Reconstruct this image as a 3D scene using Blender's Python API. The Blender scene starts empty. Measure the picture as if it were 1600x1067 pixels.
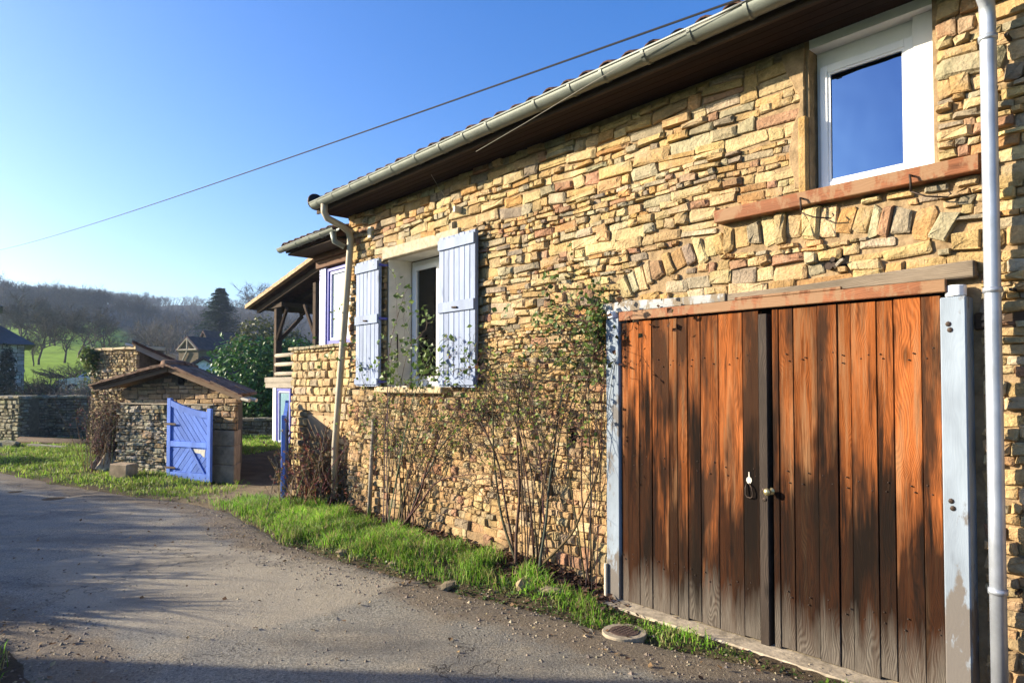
import bpy, bmesh, math, random
import numpy as np
from mathutils import Matrix, Vector, noise as mnoise

scene = bpy.context.scene
COL = scene.collection
rad = math.radians

# ------------------------------------------------------------------ camera
H = 1.6
cam_d = bpy.data.cameras.new("camera")
cam = bpy.data.objects.new("camera", cam_d)
COL.objects.link(cam)
cam.location = (0, 0, H)
cam.rotation_euler = (rad(91.5), 0, 0)
cam_d.sensor_width = 36
cam_d.lens = 1067 / 1600 * 36
cam_d.shift_y = 0.0241
cam_d.clip_end = 3000
cam_d.clip_start = 0.05
scene.camera = cam

# ------------------------------------------------------------------ sky, sun, exposure
SUN_H = Vector((-0.9955, 0.0945, 0)).normalized()
SUN_EL = rad(17.0)
world = bpy.data.worlds.new("World")
scene.world = world
world.use_nodes = True
wn = world.node_tree
wn.nodes.clear()
sky = wn.nodes.new("ShaderNodeTexSky")
sky.sky_type = 'NISHITA'
sky.sun_disc = False
sky.sun_elevation = SUN_EL
sky.sun_rotation = math.atan2(SUN_H.x, SUN_H.y)
sky.air_density = 1.0
sky.dust_density = 1.5
sky.ozone_density = 3.0
wbg = wn.nodes.new("ShaderNodeBackground")
wbg.inputs[1].default_value = 0.112
wout = wn.nodes.new("ShaderNodeOutputWorld")
hsv = wn.nodes.new("ShaderNodeHueSaturation")
hsv.inputs['Saturation'].default_value = 1.36
hsv.inputs['Hue'].default_value = 0.515
wn.links.new(sky.outputs[0], hsv.inputs['Color'])
wn.links.new(hsv.outputs[0], wbg.inputs[0])
wn.links.new(wbg.outputs[0], wout.inputs[0])

sd = bpy.data.lights.new("sun", 'SUN')
sd.energy = 5.0
sd.angle = rad(0.5)
sd.color = (1.0, 0.87, 0.68)
sun = bpy.data.objects.new("sun", sd)
COL.objects.link(sun)
to_sun = SUN_H * math.cos(SUN_EL) + Vector((0, 0, math.sin(SUN_EL)))
sun.rotation_euler = (-to_sun).to_track_quat('-Z', 'Y').to_euler()
sun.location = (-20, 5, 20)

scene.view_settings.view_transform = 'Standard'
scene.view_settings.look = 'None'
scene.view_settings.exposure = 1.42
scene.view_settings.gamma = 1.0
scene.view_settings.use_curve_mapping = False
scene.render.engine = 'CYCLES'
scene.cycles.use_denoising = True
scene.cycles.max_bounces = 6
scene.cycles.diffuse_bounces = 3
scene.cycles.transparent_max_bounces = 8
scene.cycles.caustics_reflective = False
scene.cycles.caustics_refractive = False

# ------------------------------------------------------------------ frames
# wall frame: x = -s (s runs along the facade away from the camera), y = -d (d is out of the wall)
U = Vector((-0.6571, 0.7538, 0))
NV = Vector((-0.7538, -0.6571, 0))
FO = Vector((3.014, 2.628, 0))
HOUSE = Matrix.Translation(FO) @ Matrix.Rotation(math.atan2(-U.y, -U.x), 4, 'Z')
WORLD = Matrix.Identity(4)
SHED = Matrix.Translation((-6.85, 12.0, 0)) @ Matrix.Rotation(math.atan2(-0.382, 0.924), 4, 'Z')
SK = 1.164


def L(s, d, z):
    return (-s, -d, z)


ORG = {}    # origin of every object in its frame
FRM = {}    # its frame


def tag(o, label=None, cat=None, group=None, kind=None):
    if label: o['label'] = label
    if cat: o['category'] = cat
    if group: o['group'] = group
    if kind: o['kind'] = kind
    return o


def thing(name, label, cat, base, frame=WORLD, group=None, kind=None):
    o = bpy.data.objects.new(name, None)
    COL.objects.link(o)
    o.empty_display_size = 0.2
    base = Vector(base)
    o.matrix_world = frame @ Matrix.Translation(base)
    ORG[o.name] = base
    FRM[o.name] = frame
    return tag(o, label, cat, group, kind)


def link_mesh(name, me, parent=None, frame=WORLD, origin=None):
    o = bpy.data.objects.new(name, me)
    COL.objects.link(o)
    if parent is not None:
        frame = FRM[parent.name]
        o.parent = parent
        origin = ORG[parent.name] if origin is None else Vector(origin)
        o.location = origin - ORG[parent.name]
    else:
        origin = Vector((0, 0, 0)) if origin is None else Vector(origin)
        o.matrix_world = frame @ Matrix.Translation(origin)
    ORG[o.name] = origin
    FRM[o.name] = frame
    return o


class MB:
    def __init__(s):
        s.v = []; s.f = []; s.c = []

    def add(s, verts, faces, col=(1, 1, 1)):
        k = len(s.v)
        s.v.extend([tuple(p) for p in verts])
        s.c.extend([col] * len(verts))
        s.f.extend([tuple(i + k for i in f) for f in faces])

    def box(s, a, b, col=(1, 1, 1), j=0, rng=random):
        x0, x1 = sorted((a[0], b[0])); y0, y1 = sorted((a[1], b[1])); z0, z1 = sorted((a[2], b[2]))
        vs = [(x, y, z) for z in (z0, z1) for (x, y) in ((x0, y0), (x1, y0), (x1, y1), (x0, y1))]
        if j: vs = [tuple(q + rng.uniform(-j, j) for q in p) for p in vs]
        s.add(vs, [(0, 3, 2, 1), (4, 5, 6, 7), (0, 1, 5, 4), (1, 2, 6, 5), (2, 3, 7, 6), (3, 0, 4, 7)], col)
        return s

    def tube(s, path, radii, n=5, col=(1, 1, 1), cap=True):
        path = [Vector(p) for p in path]
        if not hasattr(radii, '__len__'): radii = [radii] * len(path)
        k = len(s.v)
        up = None
        for i, p in enumerate(path):
            t = (path[min(i + 1, len(path) - 1)] - path[max(i - 1, 0)])
            if t.length < 1e-9: t = Vector((0, 0, 1))
            t.normalize()
            if up is None or abs(up.dot(t)) > 0.95:
                up = Vector((0, 0, 1)) if abs(t.z) < 0.8 else Vector((1, 0, 0))
            a = t.cross(up).normalized(); b = a.cross(t)
            up = b
            for q in range(n):
                an = 2 * math.pi * q / n
                s.v.append(tuple(p + (a * math.cos(an) + b * math.sin(an)) * radii[i])); s.c.append(col)
        for i in range(len(path) - 1):
            for q in range(n):
                A = k + i * n + q; B = k + i * n + (q + 1) % n
                s.f.append((A, A + n, B + n, B))
        if cap:
            s.f.append(tuple(range(k, k + n)))
            s.f.append(tuple(range(k + (len(path) - 1) * n + n - 1, k + (len(path) - 1) * n - 1, -1)))
        return s

    def prism(s, poly, fn, t0, t1, col=(1, 1, 1)):
        """poly: 2-D outline, fn(a, b, t) -> 3-D point"""
        n = len(poly)
        vs = [fn(a, b, t0) for a, b in poly] + [fn(a, b, t1) for a, b in poly]
        fs = [tuple(range(n)), tuple(range(2 * n - 1, n - 1, -1))]
        fs += [(i, i + n, (i + 1) % n + n, (i + 1) % n) for i in range(n)]
        s.add(vs, fs, col)
        return s

    def mesh(s, name, m, smooth=False, org=(0, 0, 0), bevel=0, seg=1):
        me = bpy.data.meshes.new(name)
        ox, oy, oz = org
        me.from_pydata([(x - ox, y - oy, z - oz) for x, y, z in s.v], [], s.f)
        ca = me.color_attributes.new('col', 'FLOAT_COLOR', 'POINT')
        arr = np.ones((len(s.v), 4), dtype=np.float32)
        arr[:, :3] = np.array(s.c, dtype=np.float32).reshape(-1, 3)
        ca.data.foreach_set('color', arr.ravel())
        if bevel or True:
            bm = bmesh.new(); bm.from_mesh(me)
            if bevel:
                bmesh.ops.bevel(bm, geom=list(bm.edges), offset=bevel, segments=seg, affect='EDGES', clamp_overlap=True)
            if len(bm.faces) < 20000:
                bmesh.ops.recalc_face_normals(bm, faces=bm.faces)
            bm.to_mesh(me); bm.free()
        if m: me.materials.append(m)
        if smooth:
            me.polygons.foreach_set('use_smooth', [True] * len(me.polygons))
        return me

    def build(s, name, m, parent=None, frame=WORLD, origin=None, smooth=False, bevel=0, seg=1, kind=None, label=None):
        if origin is None:
            origin = ORG[parent.name] if parent is not None else (0, 0, 0)
        me = s.mesh(name, m, smooth, origin, bevel, seg)
        o = link_mesh(name, me, parent, frame, origin)
        if kind: o['kind'] = kind
        if label: o['label'] = label
        return o


def np_mesh(name, V, Fc, m, colors=None, smooth=False):
    """triangles / quads from numpy arrays"""
    me = bpy.data.meshes.new(name)
    nv, nf, k = len(V), len(Fc), Fc.shape[1]
    me.vertices.add(nv); me.vertices.foreach_set('co', V.astype(np.float32).ravel())
    me.loops.add(nf * k); me.loops.foreach_set('vertex_index', Fc.astype(np.int32).ravel())
    me.polygons.add(nf)
    me.polygons.foreach_set('loop_start', np.arange(0, nf * k, k, dtype=np.int32))
    me.polygons.foreach_set('loop_total', np.full(nf, k, dtype=np.int32))
    if smooth: me.polygons.foreach_set('use_smooth', np.ones(nf, dtype=bool))
    me.update(calc_edges=True)
    if colors is not None:
        ca = me.color_attributes.new('col', 'FLOAT_COLOR', 'POINT')
        arr = np.ones((nv, 4), dtype=np.float32); arr[:, :3] = colors
        ca.data.foreach_set('color', arr.ravel())
    me.materials.append(m)
    return me


# ------------------------------------------------------------------ materials
class G:
    def __init__(s, name, rough=0.8, spec=0.3):
        s.m = bpy.data.materials.new(name); s.m.use_nodes = True
        s.nt = s.m.node_tree
        s.b = s.nt.nodes['Principled BSDF']
        s.b.inputs['Roughness'].default_value = rough
        s.b.inputs['Specular IOR Level'].default_value = spec
        s.pos = s.n('ShaderNodeNewGeometry').outputs['Position']
        s.obj = s.n('ShaderNodeTexCoord').outputs['Object']
        s.rnd = s.n('ShaderNodeObjectInfo').outputs['Random']

    def n(s, t, **kw):
        nd = s.nt.nodes.new(t)
        for k, v in kw.items(): setattr(nd, k, v)
        return nd

    def put(s, sock, v):
        if isinstance(v, bpy.types.NodeSocket): s.nt.links.new(v, sock)
        else:
            if hasattr(sock.default_value, '__len__') and not isinstance(v, str) and hasattr(v, '__len__') and len(v) == 3 and len(sock.default_value) == 4:
                v = (*v, 1)
            sock.default_value = v

    def attr(s):
        return s.n('ShaderNodeAttribute', attribute_name='col').outputs['Color']

    def vec(s, v, scale=(1, 1, 1), loc=(0, 0, 0)):
        nd = s.n('ShaderNodeMapping')
        s.put(nd.inputs[0], v); s.put(nd.inputs['Scale'], scale); s.put(nd.inputs['Location'], loc)
        return nd.outputs[0]

    def noise(s, v, scale, detail=4, rough=0.55, dist=0.0):
        nd = s.n('ShaderNodeTexNoise')
        s.put(nd.inputs['Vector'], v); s.put(nd.inputs['Scale'], scale); s.put(nd.inputs['Detail'], detail)
        s.put(nd.inputs['Roughness'], rough); s.put(nd.inputs['Distortion'], dist)
        return nd.outputs['Fac']

    def vor(s, v, scale, feature='F1', out='Distance'):
        nd = s.n('ShaderNodeTexVoronoi', feature=feature)
        s.put(nd.inputs['Vector'], v); s.put(nd.inputs['Scale'], scale)
        return nd.outputs[out]

    def math(s, op, a, b=0.0):
        nd = s.n('ShaderNodeMath', operation=op)
        s.put(nd.inputs[0], a); s.put(nd.inputs[1], b)
        return nd.outputs[0]

    def ramp(s, f, a, b, lo=0.0, hi=1.0):
        nd = s.n('ShaderNodeMapRange'); nd.clamp = True
        s.put(nd.inputs[0], f); s.put(nd.inputs[1], a); s.put(nd.inputs[2], b); s.put(nd.inputs[3], lo); s.put(nd.inputs[4], hi)
        return nd.outputs[0]

    def mix(s, f, a, b, blend='MIX'):
        nd = s.n('ShaderNodeMix', data_type='RGBA', blend_type=blend)
        s.put(nd.inputs[0], f); s.put(nd.inputs[6], a); s.put(nd.inputs[7], b)
        return nd.outputs[2]

    def gray(s, f):
        nd = s.n('ShaderNodeCombineColor')
        for i in range(3): s.put(nd.inputs[i], f)
        return nd.outputs[0]

    def sep(s, v):
        nd = s.n('ShaderNodeSeparateXYZ'); s.put(nd.inputs[0], v)
        return nd.outputs

    def bump(s, h, strength=0.5, dist=0.01):
        nd = s.n('ShaderNodeBump')
        s.put(nd.inputs['Height'], h); s.put(nd.inputs['Strength'], strength); s.put(nd.inputs['Distance'], dist)
        s.nt.links.new(nd.outputs[0], s.b.inputs['Normal'])

    def color(s, c):
        s.put(s.b.inputs['Base Color'], c)


def mat_stone(name, bumpd=0.012, lichen=0.0, scale=1.0, smear=0.0):
    g = G(name, 0.92, 0.15)
    base = g.attr()
    n1 = g.noise(g.pos, 9 * scale, 6, 0.62)
    n2 = g.noise(g.pos, 55 * scale, 5, 0.65)
    n3 = g.noise(g.pos, 2.2 * scale, 3)
    c = g.mix(0.85, base, g.gray(g.ramp(n1, 0.3, 0.7, 0.62, 1.3)), 'MULTIPLY')
    c = g.mix(0.7, c, g.gray(g.ramp(n2, 0.32, 0.68, 0.72, 1.22)), 'MULTIPLY')
    c = g.mix(g.ramp(n3, 0.5, 0.72, 0, 0.35), c, (0.20, 0.17, 0.12))
    if smear:
        s1 = g.noise(g.vec(g.pos, (1, 1, 1.4), (4, 9, 2)), 3.4, 6, 0.68)
        c = g.mix(g.ramp(s1, 0.54, 0.68, 0, smear), c, (0.47, 0.385, 0.26))
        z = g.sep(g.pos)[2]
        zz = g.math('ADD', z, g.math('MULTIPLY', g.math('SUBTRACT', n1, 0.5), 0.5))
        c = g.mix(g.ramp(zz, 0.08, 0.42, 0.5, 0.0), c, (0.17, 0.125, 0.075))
        s2 = g.noise(g.vec(g.pos, (1, 1, 0.5), (1, 3, 8)), 1.3, 5, 0.65)
        c = g.mix(g.ramp(s2, 0.52, 0.70, 0, 0.45), c, g.mix(0.75, c, (0.55, 0.52, 0.50), 'MULTIPLY'))
    if lichen:
        l = g.noise(g.pos, 14, 5, 0.7)
        c = g.mix(g.ramp(l, 0.52, 0.62, 0, lichen), c, (0.42, 0.40, 0.31))
        l2 = g.noise(g.pos, 5, 5, 0.7)
        c = g.mix(g.ramp(l2, 0.55, 0.68, 0, lichen), c, (0.07, 0.065, 0.05))
        l3 = g.noise(g.vec(g.pos, (1, 1, 1), (7, 3, 1)), 4, 4, 0.7)
        c = g.mix(g.ramp(l3, 0.56, 0.7, 0, lichen * 0.8), c, (0.10, 0.115, 0.03))
    g.color(c)
    h = g.math('ADD', g.math('MULTIPLY', n1, 0.9), g.math('MULTIPLY', n2, 0.5))
    v = g.noise(g.pos, 24 * scale, 2, 0.5, 1.5)
    h = g.math('ADD', h, g.math('MULTIPLY', v, 0.5))
    g.bump(h, 1.0, bumpd)
    return g.m


def mat_plain(name, c, rough=0.7, spec=0.3, var=0.2, scale=12, bumpd=0.0, metallic=0.0, grime=None):
    g = G(name, rough, spec)
    n = g.noise(g.pos, scale, 5, 0.6)
    col = g.mix(1.0, c, g.gray(g.ramp(n, 0.3, 0.7, 1 - var, 1 + var)), 'MULTIPLY')
    if grime:
        n2 = g.noise(g.pos, scale * 0.35, 6, 0.7)
        col = g.mix(g.ramp(n2, 0.5, 0.75, 0, 0.7), col, grime)
    g.color(col)
    g.b.inputs['Metallic'].default_value = metallic
    if bumpd: g.bump(g.noise(g.pos, scale * 3, 4), 0.7, bumpd)
    return g.m


def mat_attr(name, rough=0.8, transl=0.0, var=0.25, scale=6):
    g = G(name, rough, 0.25)
    c = g.attr()
    n = g.noise(g.pos, scale, 3)
    c = g.mix(1.0, c, g.gray(g.ramp(n, 0.3, 0.7, 1 - var, 1 + var)), 'MULTIPLY')
    g.color(c)
    if transl:
        t = g.n('ShaderNodeBsdfTranslucent'); g.put(t.inputs[0], c)
        mx = g.n('ShaderNodeMixShader'); mx.inputs[0].default_value = transl
        out = g.nt.nodes['Material Output']
        g.nt.links.new(g.b.outputs[0], mx.inputs[1]); g.nt.links.new(t.outputs[0], mx.inputs[2])
        g.nt.links.new(mx.outputs[0], out.inputs[0])
    return g.m


def mat_wood(name, light, dark, axis='z', weather=None, rough=0.75, bumpd=0.002, scale=1.0, grainmix=0.75, hue=0.35, spec=0.12):
    """planks: object-space grain running along one axis, shifted per object"""
    g = G(name, rough, spec)
    off = g.n('ShaderNodeCombineXYZ')
    g.put(off.inputs[0], g.math('MULTIPLY', g.rnd, 37.0)); g.put(off.inputs[1], g.math('MULTIPLY', g.rnd, 11.0)); g.put(off.inputs[2], g.math('MULTIPLY', g.rnd, 53.0))
    add = g.n('ShaderNodeVectorMath', operation='ADD')
    g.put(add.inputs[0], g.obj); g.put(add.inputs[1], off.outputs[0])
    co = add.outputs[0]
    st = {'z': (1, 1, 0.07), 'x': (0.07, 1, 1), 'y': (1, 0.07, 1)}[axis]
    lo = {'z': (1, 1, 0.28), 'x': (0.28, 1, 1), 'y': (1, 0.28, 1)}[axis]
    warp = g.noise(g.vec(co, lo), 6 * scale, 2, 0.5)
    rings = g.n('ShaderNodeTexWave', wave_type='BANDS', bands_direction='X' if axis != 'x' else 'Z')
    wv = g.n('ShaderNodeVectorMath', operation='MULTIPLY_ADD')
    cmb = g.n('ShaderNodeCombineXYZ')
    w2 = g.math('MULTIPLY', warp, 0.22)
    for i in range(3): g.put(cmb.inputs[i], w2)
    g.put(wv.inputs[0], cmb.outputs[0]); wv.inputs[1].default_value = (1, 1, 1); g.put(wv.inputs[2], g.vec(co, st))
    g.put(rings.inputs['Vector'], wv.outputs[0]); g.put(rings.inputs['Scale'], 34 * scale)
    g.put(rings.inputs['Distortion'], 1.2); g.put(rings.inputs['Detail'], 2.0)
    fine = g.noise(g.vec(co, st), 160 * scale, 3, 0.6)
    coarse = g.noise(g.vec(co, lo), 5 * scale, 4, 0.6)
    f = g.math('ADD', g.math('MULTIPLY', rings.outputs['Fac'], 0.30), g.math('MULTIPLY', fine, 0.70))
    c = g.mix(g.ramp(f, 0.25, 0.8, 0, grainmix), light, dark)
    c = g.mix(1.0, c, g.gray(g.ramp(coarse, 0.3, 0.7, 0.75, 1.25)), 'MULTIPLY')
    c = g.mix(1.0, c, g.gray(g.ramp(g.rnd, 0, 1, 1 - hue, 1 + hue)), 'MULTIPLY')
    # knots
    kd = g.vor(g.vec(co, {'z': (1, 0.2, 0.3), 'x': (0.3, 0.2, 1), 'y': (1, 0.3, 0.2)}[axis]), 7 * scale)
    kn = g.ramp(kd, 0.05, 0.16, 1, 0)
    c = g.mix(g.math('MULTIPLY', kn, 0.75), c, tuple(x * 0.35 for x in dark))
    if weather: c = weather(g, c, co, f)
    g.color(c)
    g.bump(g.math('SUBTRACT', f, g.math('MULTIPLY', kn, 0.5)), 0.8, bumpd)
    return g.m


def door_weather(g, c, co, f):
    z = g.sep(g.pos)[2]
    n1 = g.noise(g.vec(g.pos, (1, 1, 0.5)), 1.7, 4, 0.6)
    n2 = g.noise(g.vec(co, (1, 1, 0.10)), 7, 4, 0.65)
    n3 = g.noise(g.vec(co, (1, 1, 0.05)), 26, 4, 0.65)
    per = g.math('MULTIPLY', g.math('SUBTRACT', g.math('FRACT', g.math('MULTIPLY', g.rnd, 17.3)), 0.5), 0.5)
    # silvering and lighter streaks in the upper half
    c = g.mix(g.ramp(n3, 0.50, 0.70, 0, 0.55), c, (0.30, 0.19, 0.10))
    st = g.noise(g.vec(co, (1, 1, 0.16), (3, 7, 0)), 5.0, 5, 0.62)
    c = g.mix(g.ramp(st, 0.44, 0.60, 0, 0.92), c, (0.030, 0.018, 0.012))
    # rain-splash blackening: strong around knee height, patchy above
    lvl = g.math('ADD', z, g.math('MULTIPLY', g.math('SUBTRACT', n1, 0.5), -2.3))
    lvl = g.math('ADD', lvl, g.math('MULTIPLY', g.math('SUBTRACT', n2, 0.5), -1.3))
    lvl = g.math('ADD', lvl, g.math('ADD', per, g.math('MULTIPLY', g.math('SUBTRACT', n3, 0.5), 1.1)))
    c = g.mix(g.ramp(n3, 0.36, 0.46, 0.8, 0), c, (0.028, 0.016, 0.011))
    k = g.ramp(lvl, 0.90, 1.32, 1.0, 0.0)
    k = g.math('MULTIPLY', k, g.ramp(f, 0.25, 0.75, 1.0, 0.86))
    c = g.mix(g.math('MULTIPLY', k, 0.96), c, (0.008, 0.007, 0.006))
    # bleached grey foot
    lv2 = g.math('ADD', z, g.math('ADD', g.math('MULTIPLY', g.math('SUBTRACT', n2, 0.5), 0.6), g.math('MULTIPLY', g.math('SUBTRACT', n3, 0.5), 0.5)))
    c = g.mix(g.ramp(lv2, 0.06, 0.34, 0.75, 0.0), c, g.mix(g.ramp(f, 0.3, 0.7), (0.19, 0.165, 0.135), (0.07, 0.062, 0.052)))
    return c


def paint_worn(under, amount=0.5, scale=8, lower=True):
    def f(g, c, co, fr):
        n = g.noise(g.vec(g.pos, (1, 1, 0.45)), scale, 6, 0.65)
        k = g.ramp(n, 0.56 if lower or scale > 12 else 0.46, 0.61 if lower or scale > 12 else 0.53, 0, 1)
        if lower:
            z = g.sep(g.pos)[2]
            zz = g.math('ADD', z, g.math('MULTIPLY', g.math('SUBTRACT', n, 0.5), 2.6))
            k = g.math('MAXIMUM', g.math('MULTIPLY', k, amount), g.ramp(zz, 0.28, 0.45, 1, 0))
        return g.mix(k, c, under)
    return f


M = {}
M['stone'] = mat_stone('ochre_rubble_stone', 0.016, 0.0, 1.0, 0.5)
M['stone_old'] = mat_stone('lichen_stone', 0.02, 0.75)
M['stone_far'] = mat_stone('far_stone', 0.03, 0.3, 0.5)
M['mortar'] = mat_plain('mortar', (0.29, 0.205, 0.115), 0.95, 0.1, 0.3, 14, 0.012)
M['mortar_dark'] = mat_plain('old_mortar', (0.13, 0.105, 0.07), 0.95, 0.1, 0.35, 14, 0.012)
M['render'] = mat_plain('lime_render', (0.50, 0.40, 0.25), 0.9, 0.15, 0.22, 9, 0.008)
M['sand_panel'] = mat_plain('sandy_render', (0.42, 0.29, 0.16), 0.9, 0.15, 0.15, 9, 0.004)
M['door_wood'] = mat_wood('weathered_red_planks', (0.36, 0.113, 0.032), (0.10, 0.028, 0.008), 'z', door_weather, 0.95, 0.002, spec=0.03)
M['strip_wood'] = mat_wood('blackened_strip', (0.06, 0.045, 0.035), (0.02, 0.016, 0.014), 'z', None, 0.7, 0.003)
M['beam_red'] = mat_wood('stained_beam', (0.27, 0.105, 0.047), (0.13, 0.05, 0.024), 'x', paint_worn((0.26, 0.15, 0.08), 0.45, 9, False), 0.6, 0.002, hue=0.15)
M['beam_dark'] = mat_wood('dark_timber', (0.075, 0.05, 0.033), (0.03, 0.02, 0.014), 'x', None, 0.8, 0.003)
M['barge'] = mat_wood('weathered_brown_board', (0.20, 0.14, 0.09), (0.09, 0.06, 0.04), 'x', None, 0.85, 0.003)
M['tile_shed'] = mat_plain('lichened_tile', (0.16, 0.10, 0.07), 0.9, 0.15, 0.5, 9, 0.008, grime=(0.16, 0.14, 0.09))
M['post_dark'] = mat_wood('dark_timber_upright', (0.075, 0.05, 0.033), (0.03, 0.02, 0.014), 'z', None, 0.8, 0.003)
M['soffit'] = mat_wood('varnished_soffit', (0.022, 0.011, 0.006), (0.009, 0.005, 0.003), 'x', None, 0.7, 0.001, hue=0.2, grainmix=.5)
M['clad'] = mat_wood('brown_cladding', (0.15, 0.075, 0.04), (0.08, 0.04, 0.02), 'x', None, 0.7, 0.002)
M['grey_wood'] = mat_wood('silvered_timber', (0.36, 0.32, 0.26), (0.17, 0.145, 0.11), 'x', None, 0.85, 0.004, hue=0.1)
M['lintel_grey'] = mat_wood('bare_old_lintel', (0.23, 0.185, 0.135), (0.10, 0.078, 0.055), 'x', None, 0.9, 0.004, hue=0.1)
M['white_post'] = mat_wood('flaking_pale_paint', (0.27, 0.32, 0.375), (0.20, 0.24, 0.285), 'z', paint_worn((0.15, 0.135, 0.12), 0.9, 6), 0.75, 0.0006, grainmix=0.3, hue=0.05)
M['white_lintel'] = mat_wood('flaking_lintel_paint', (0.40, 0.42, 0.42), (0.27, 0.27, 0.26), 'x', paint_worn((0.22, 0.18, 0.13), 0.9, 11, False), 0.75, 0.003, grainmix=0.5, hue=0.05)
M['shutter'] = mat_wood('pale_blue_shutter_paint', (0.265, 0.32, 0.445), (0.215, 0.265, 0.38), 'z', None, 0.6, 0.0012, grainmix=0.6, hue=0.10)
M['gate_blue'] = mat_wood('violet_blue_gate_paint', (0.125, 0.235, 0.66), (0.095, 0.18, 0.54), 'z', None, 0.65, 0.0015, grainmix=0.7, hue=0.16)
M['frame_blue'] = mat_plain('deep_blue_paint', (0.06, 0.07, 0.38), 0.5, 0.4, 0.12)
M['frame_lilac'] = mat_plain('lilac_paint', (0.45, 0.47, 0.75), 0.5, 0.4, 0.1)
M['upvc'] = mat_plain('white_window_plastic', (0.80, 0.81, 0.83), 0.35, 0.5, 0.03)
M['panel_white'] = mat_plain('white_painted_panel', (0.78, 0.78, 0.77), 0.5, 0.4, 0.05, 6)
M['reveal'] = mat_plain('limewashed_reveal', (0.62, 0.59, 0.52), 0.9, 0.2, 0.14, 5, 0.002, grime=(0.42, 0.38, 0.32))
M['lintel'] = mat_plain('concrete_lintel', (0.42, 0.36, 0.26), 0.9, 0.2, 0.25, 18, 0.005)
M['sill'] = mat_plain('stone_sill', (0.46, 0.36, 0.22), 0.9, 0.2, 0.25, 15, 0.006)
M['zinc'] = mat_plain('weathered_zinc', (0.185, 0.205, 0.175), 0.5, 0.5, 0.18, 6, 0, 0.25, grime=(0.22, 0.22, 0.18))
M['zinc_new'] = mat_plain('bright_zinc', (0.42, 0.46, 0.52), 0.48, 0.5, 0.16, 7, 0, 0.6, grime=(0.30, 0.31, 0.32))
M['pvc_pipe'] = mat_plain('beige_pipe', (0.40, 0.35, 0.25), 0.6, 0.4, 0.15, 6)
M['iron'] = mat_plain('rusted_iron', (0.045, 0.03, 0.022), 0.6, 0.5, 0.4, 30, 0.001, 0.6)
M['brass'] = mat_plain('tarnished_brass', (0.55, 0.47, 0.24), 0.35, 0.5, 0.15, 30, 0, 0.8)
M['steel'] = mat_plain('dull_steel', (0.55, 0.54, 0.48), 0.4, 0.5, 0.2, 30, 0, 0.7)
M['tile'] = mat_plain('clay_roof_tile', (0.075, 0.04, 0.028), 0.9, 0.15, 0.5, 9, 0.006, grime=(0.05, 0.045, 0.03))
M['tile_sunlit'] = mat_plain('sunlit_tile_edge', (0.42, 0.30, 0.18), 0.9, 0.15, 0.3, 9, 0.006)  # pale copy of the roof tile; sunlight on the verge put into the colour
M['cable'] = mat_plain('black_cable', (0.012, 0.012, 0.014), 0.6, 0.3, 0.1)
M['wire'] = mat_plain('grey_wire', (0.22, 0.21, 0.18), 0.6, 0.3, 0.1)
M['plaster_block'] = mat_plain('white_block', (0.62, 0.56, 0.44), 0.8, 0.2, 0.1, 20, 0.003)
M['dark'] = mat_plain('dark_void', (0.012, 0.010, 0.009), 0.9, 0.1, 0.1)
M['room'] = mat_plain('cream_room_plaster', (0.62, 0.58, 0.48), 0.9, 0.2, 0.06)
M['concrete'] = mat_plain('old_concrete', (0.36, 0.275, 0.18), 0.9, 0.2, 0.3, 7, 0.006, grime=(0.10, 0.085, 0.06))
M['sill_stone'] = mat_plain('threshold_stone', (0.42, 0.35, 0.25), 0.95, 0.15, 0.4, 12, 0.006, grime=(0.15, 0.12, 0.08))
M['bark'] = mat_plain('bark', (0.085, 0.068, 0.052), 0.95, 0.1, 0.35, 8, 0.01)
M['twig'] = mat_plain('twigs', (0.088, 0.076, 0.058), 0.95, 0.1, 0.3, 3)
M['twig_pale'] = mat_plain('pale_twigs', (0.19, 0.16, 0.13), 0.95, 0.1, 0.25, 3)
M['cane'] = mat_attr('rose_cane', 0.8)
M['leaf'] = mat_attr('leaf', 0.45, 0.35)
M['leaf_gloss'] = mat_attr('glossy_leaf', 0.42, 0.2)
M['needle'] = mat_attr('needles', 0.7, 0.15)
M['grass'] = mat_attr('grass_blades', 0.5, 0.45, 0.3, 2.0)
M['litter'] = mat_attr('dry_leaf_litter', 0.85, 0.1)
M['pebble'] = mat_attr('pebbles', 0.9)
M['slate'] = mat_plain('dark_slate', (0.05, 0.052, 0.058), 0.6, 0.4, 0.25, 4)
M['far_roof'] = mat_plain('brown_tile_roof', (0.085, 0.055, 0.05), 0.9, 0.15, 0.35, 3, 0.02)
M['ochre_wall'] = mat_plain('ochre_render', (0.52, 0.36, 0.19), 0.9, 0.15, 0.15, 3)
M['tyre'] = mat_plain('rubber', (0.02, 0.02, 0.02), 0.8, 0.2, 0.1)
M['car'] = mat_plain('silver_car_paint', (0.42, 0.46, 0.52), 0.25, 0.6, 0.03, 3, 0, 0.5)
M['flake'] = mat_plain('flaked_paint', (0.62, 0.60, 0.50), 0.8, 0.2, 0.25, 30)
M['manhole'] = mat_plain('manhole_iron', (0.10, 0.065, 0.05), 0.7, 0.4, 0.4, 40, 0.004, 0.2)
M['manhole_ring'] = mat_plain('manhole_collar', (0.33, 0.28, 0.20), 0.9, 0.2, 0.25, 30, 0.004)


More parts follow.
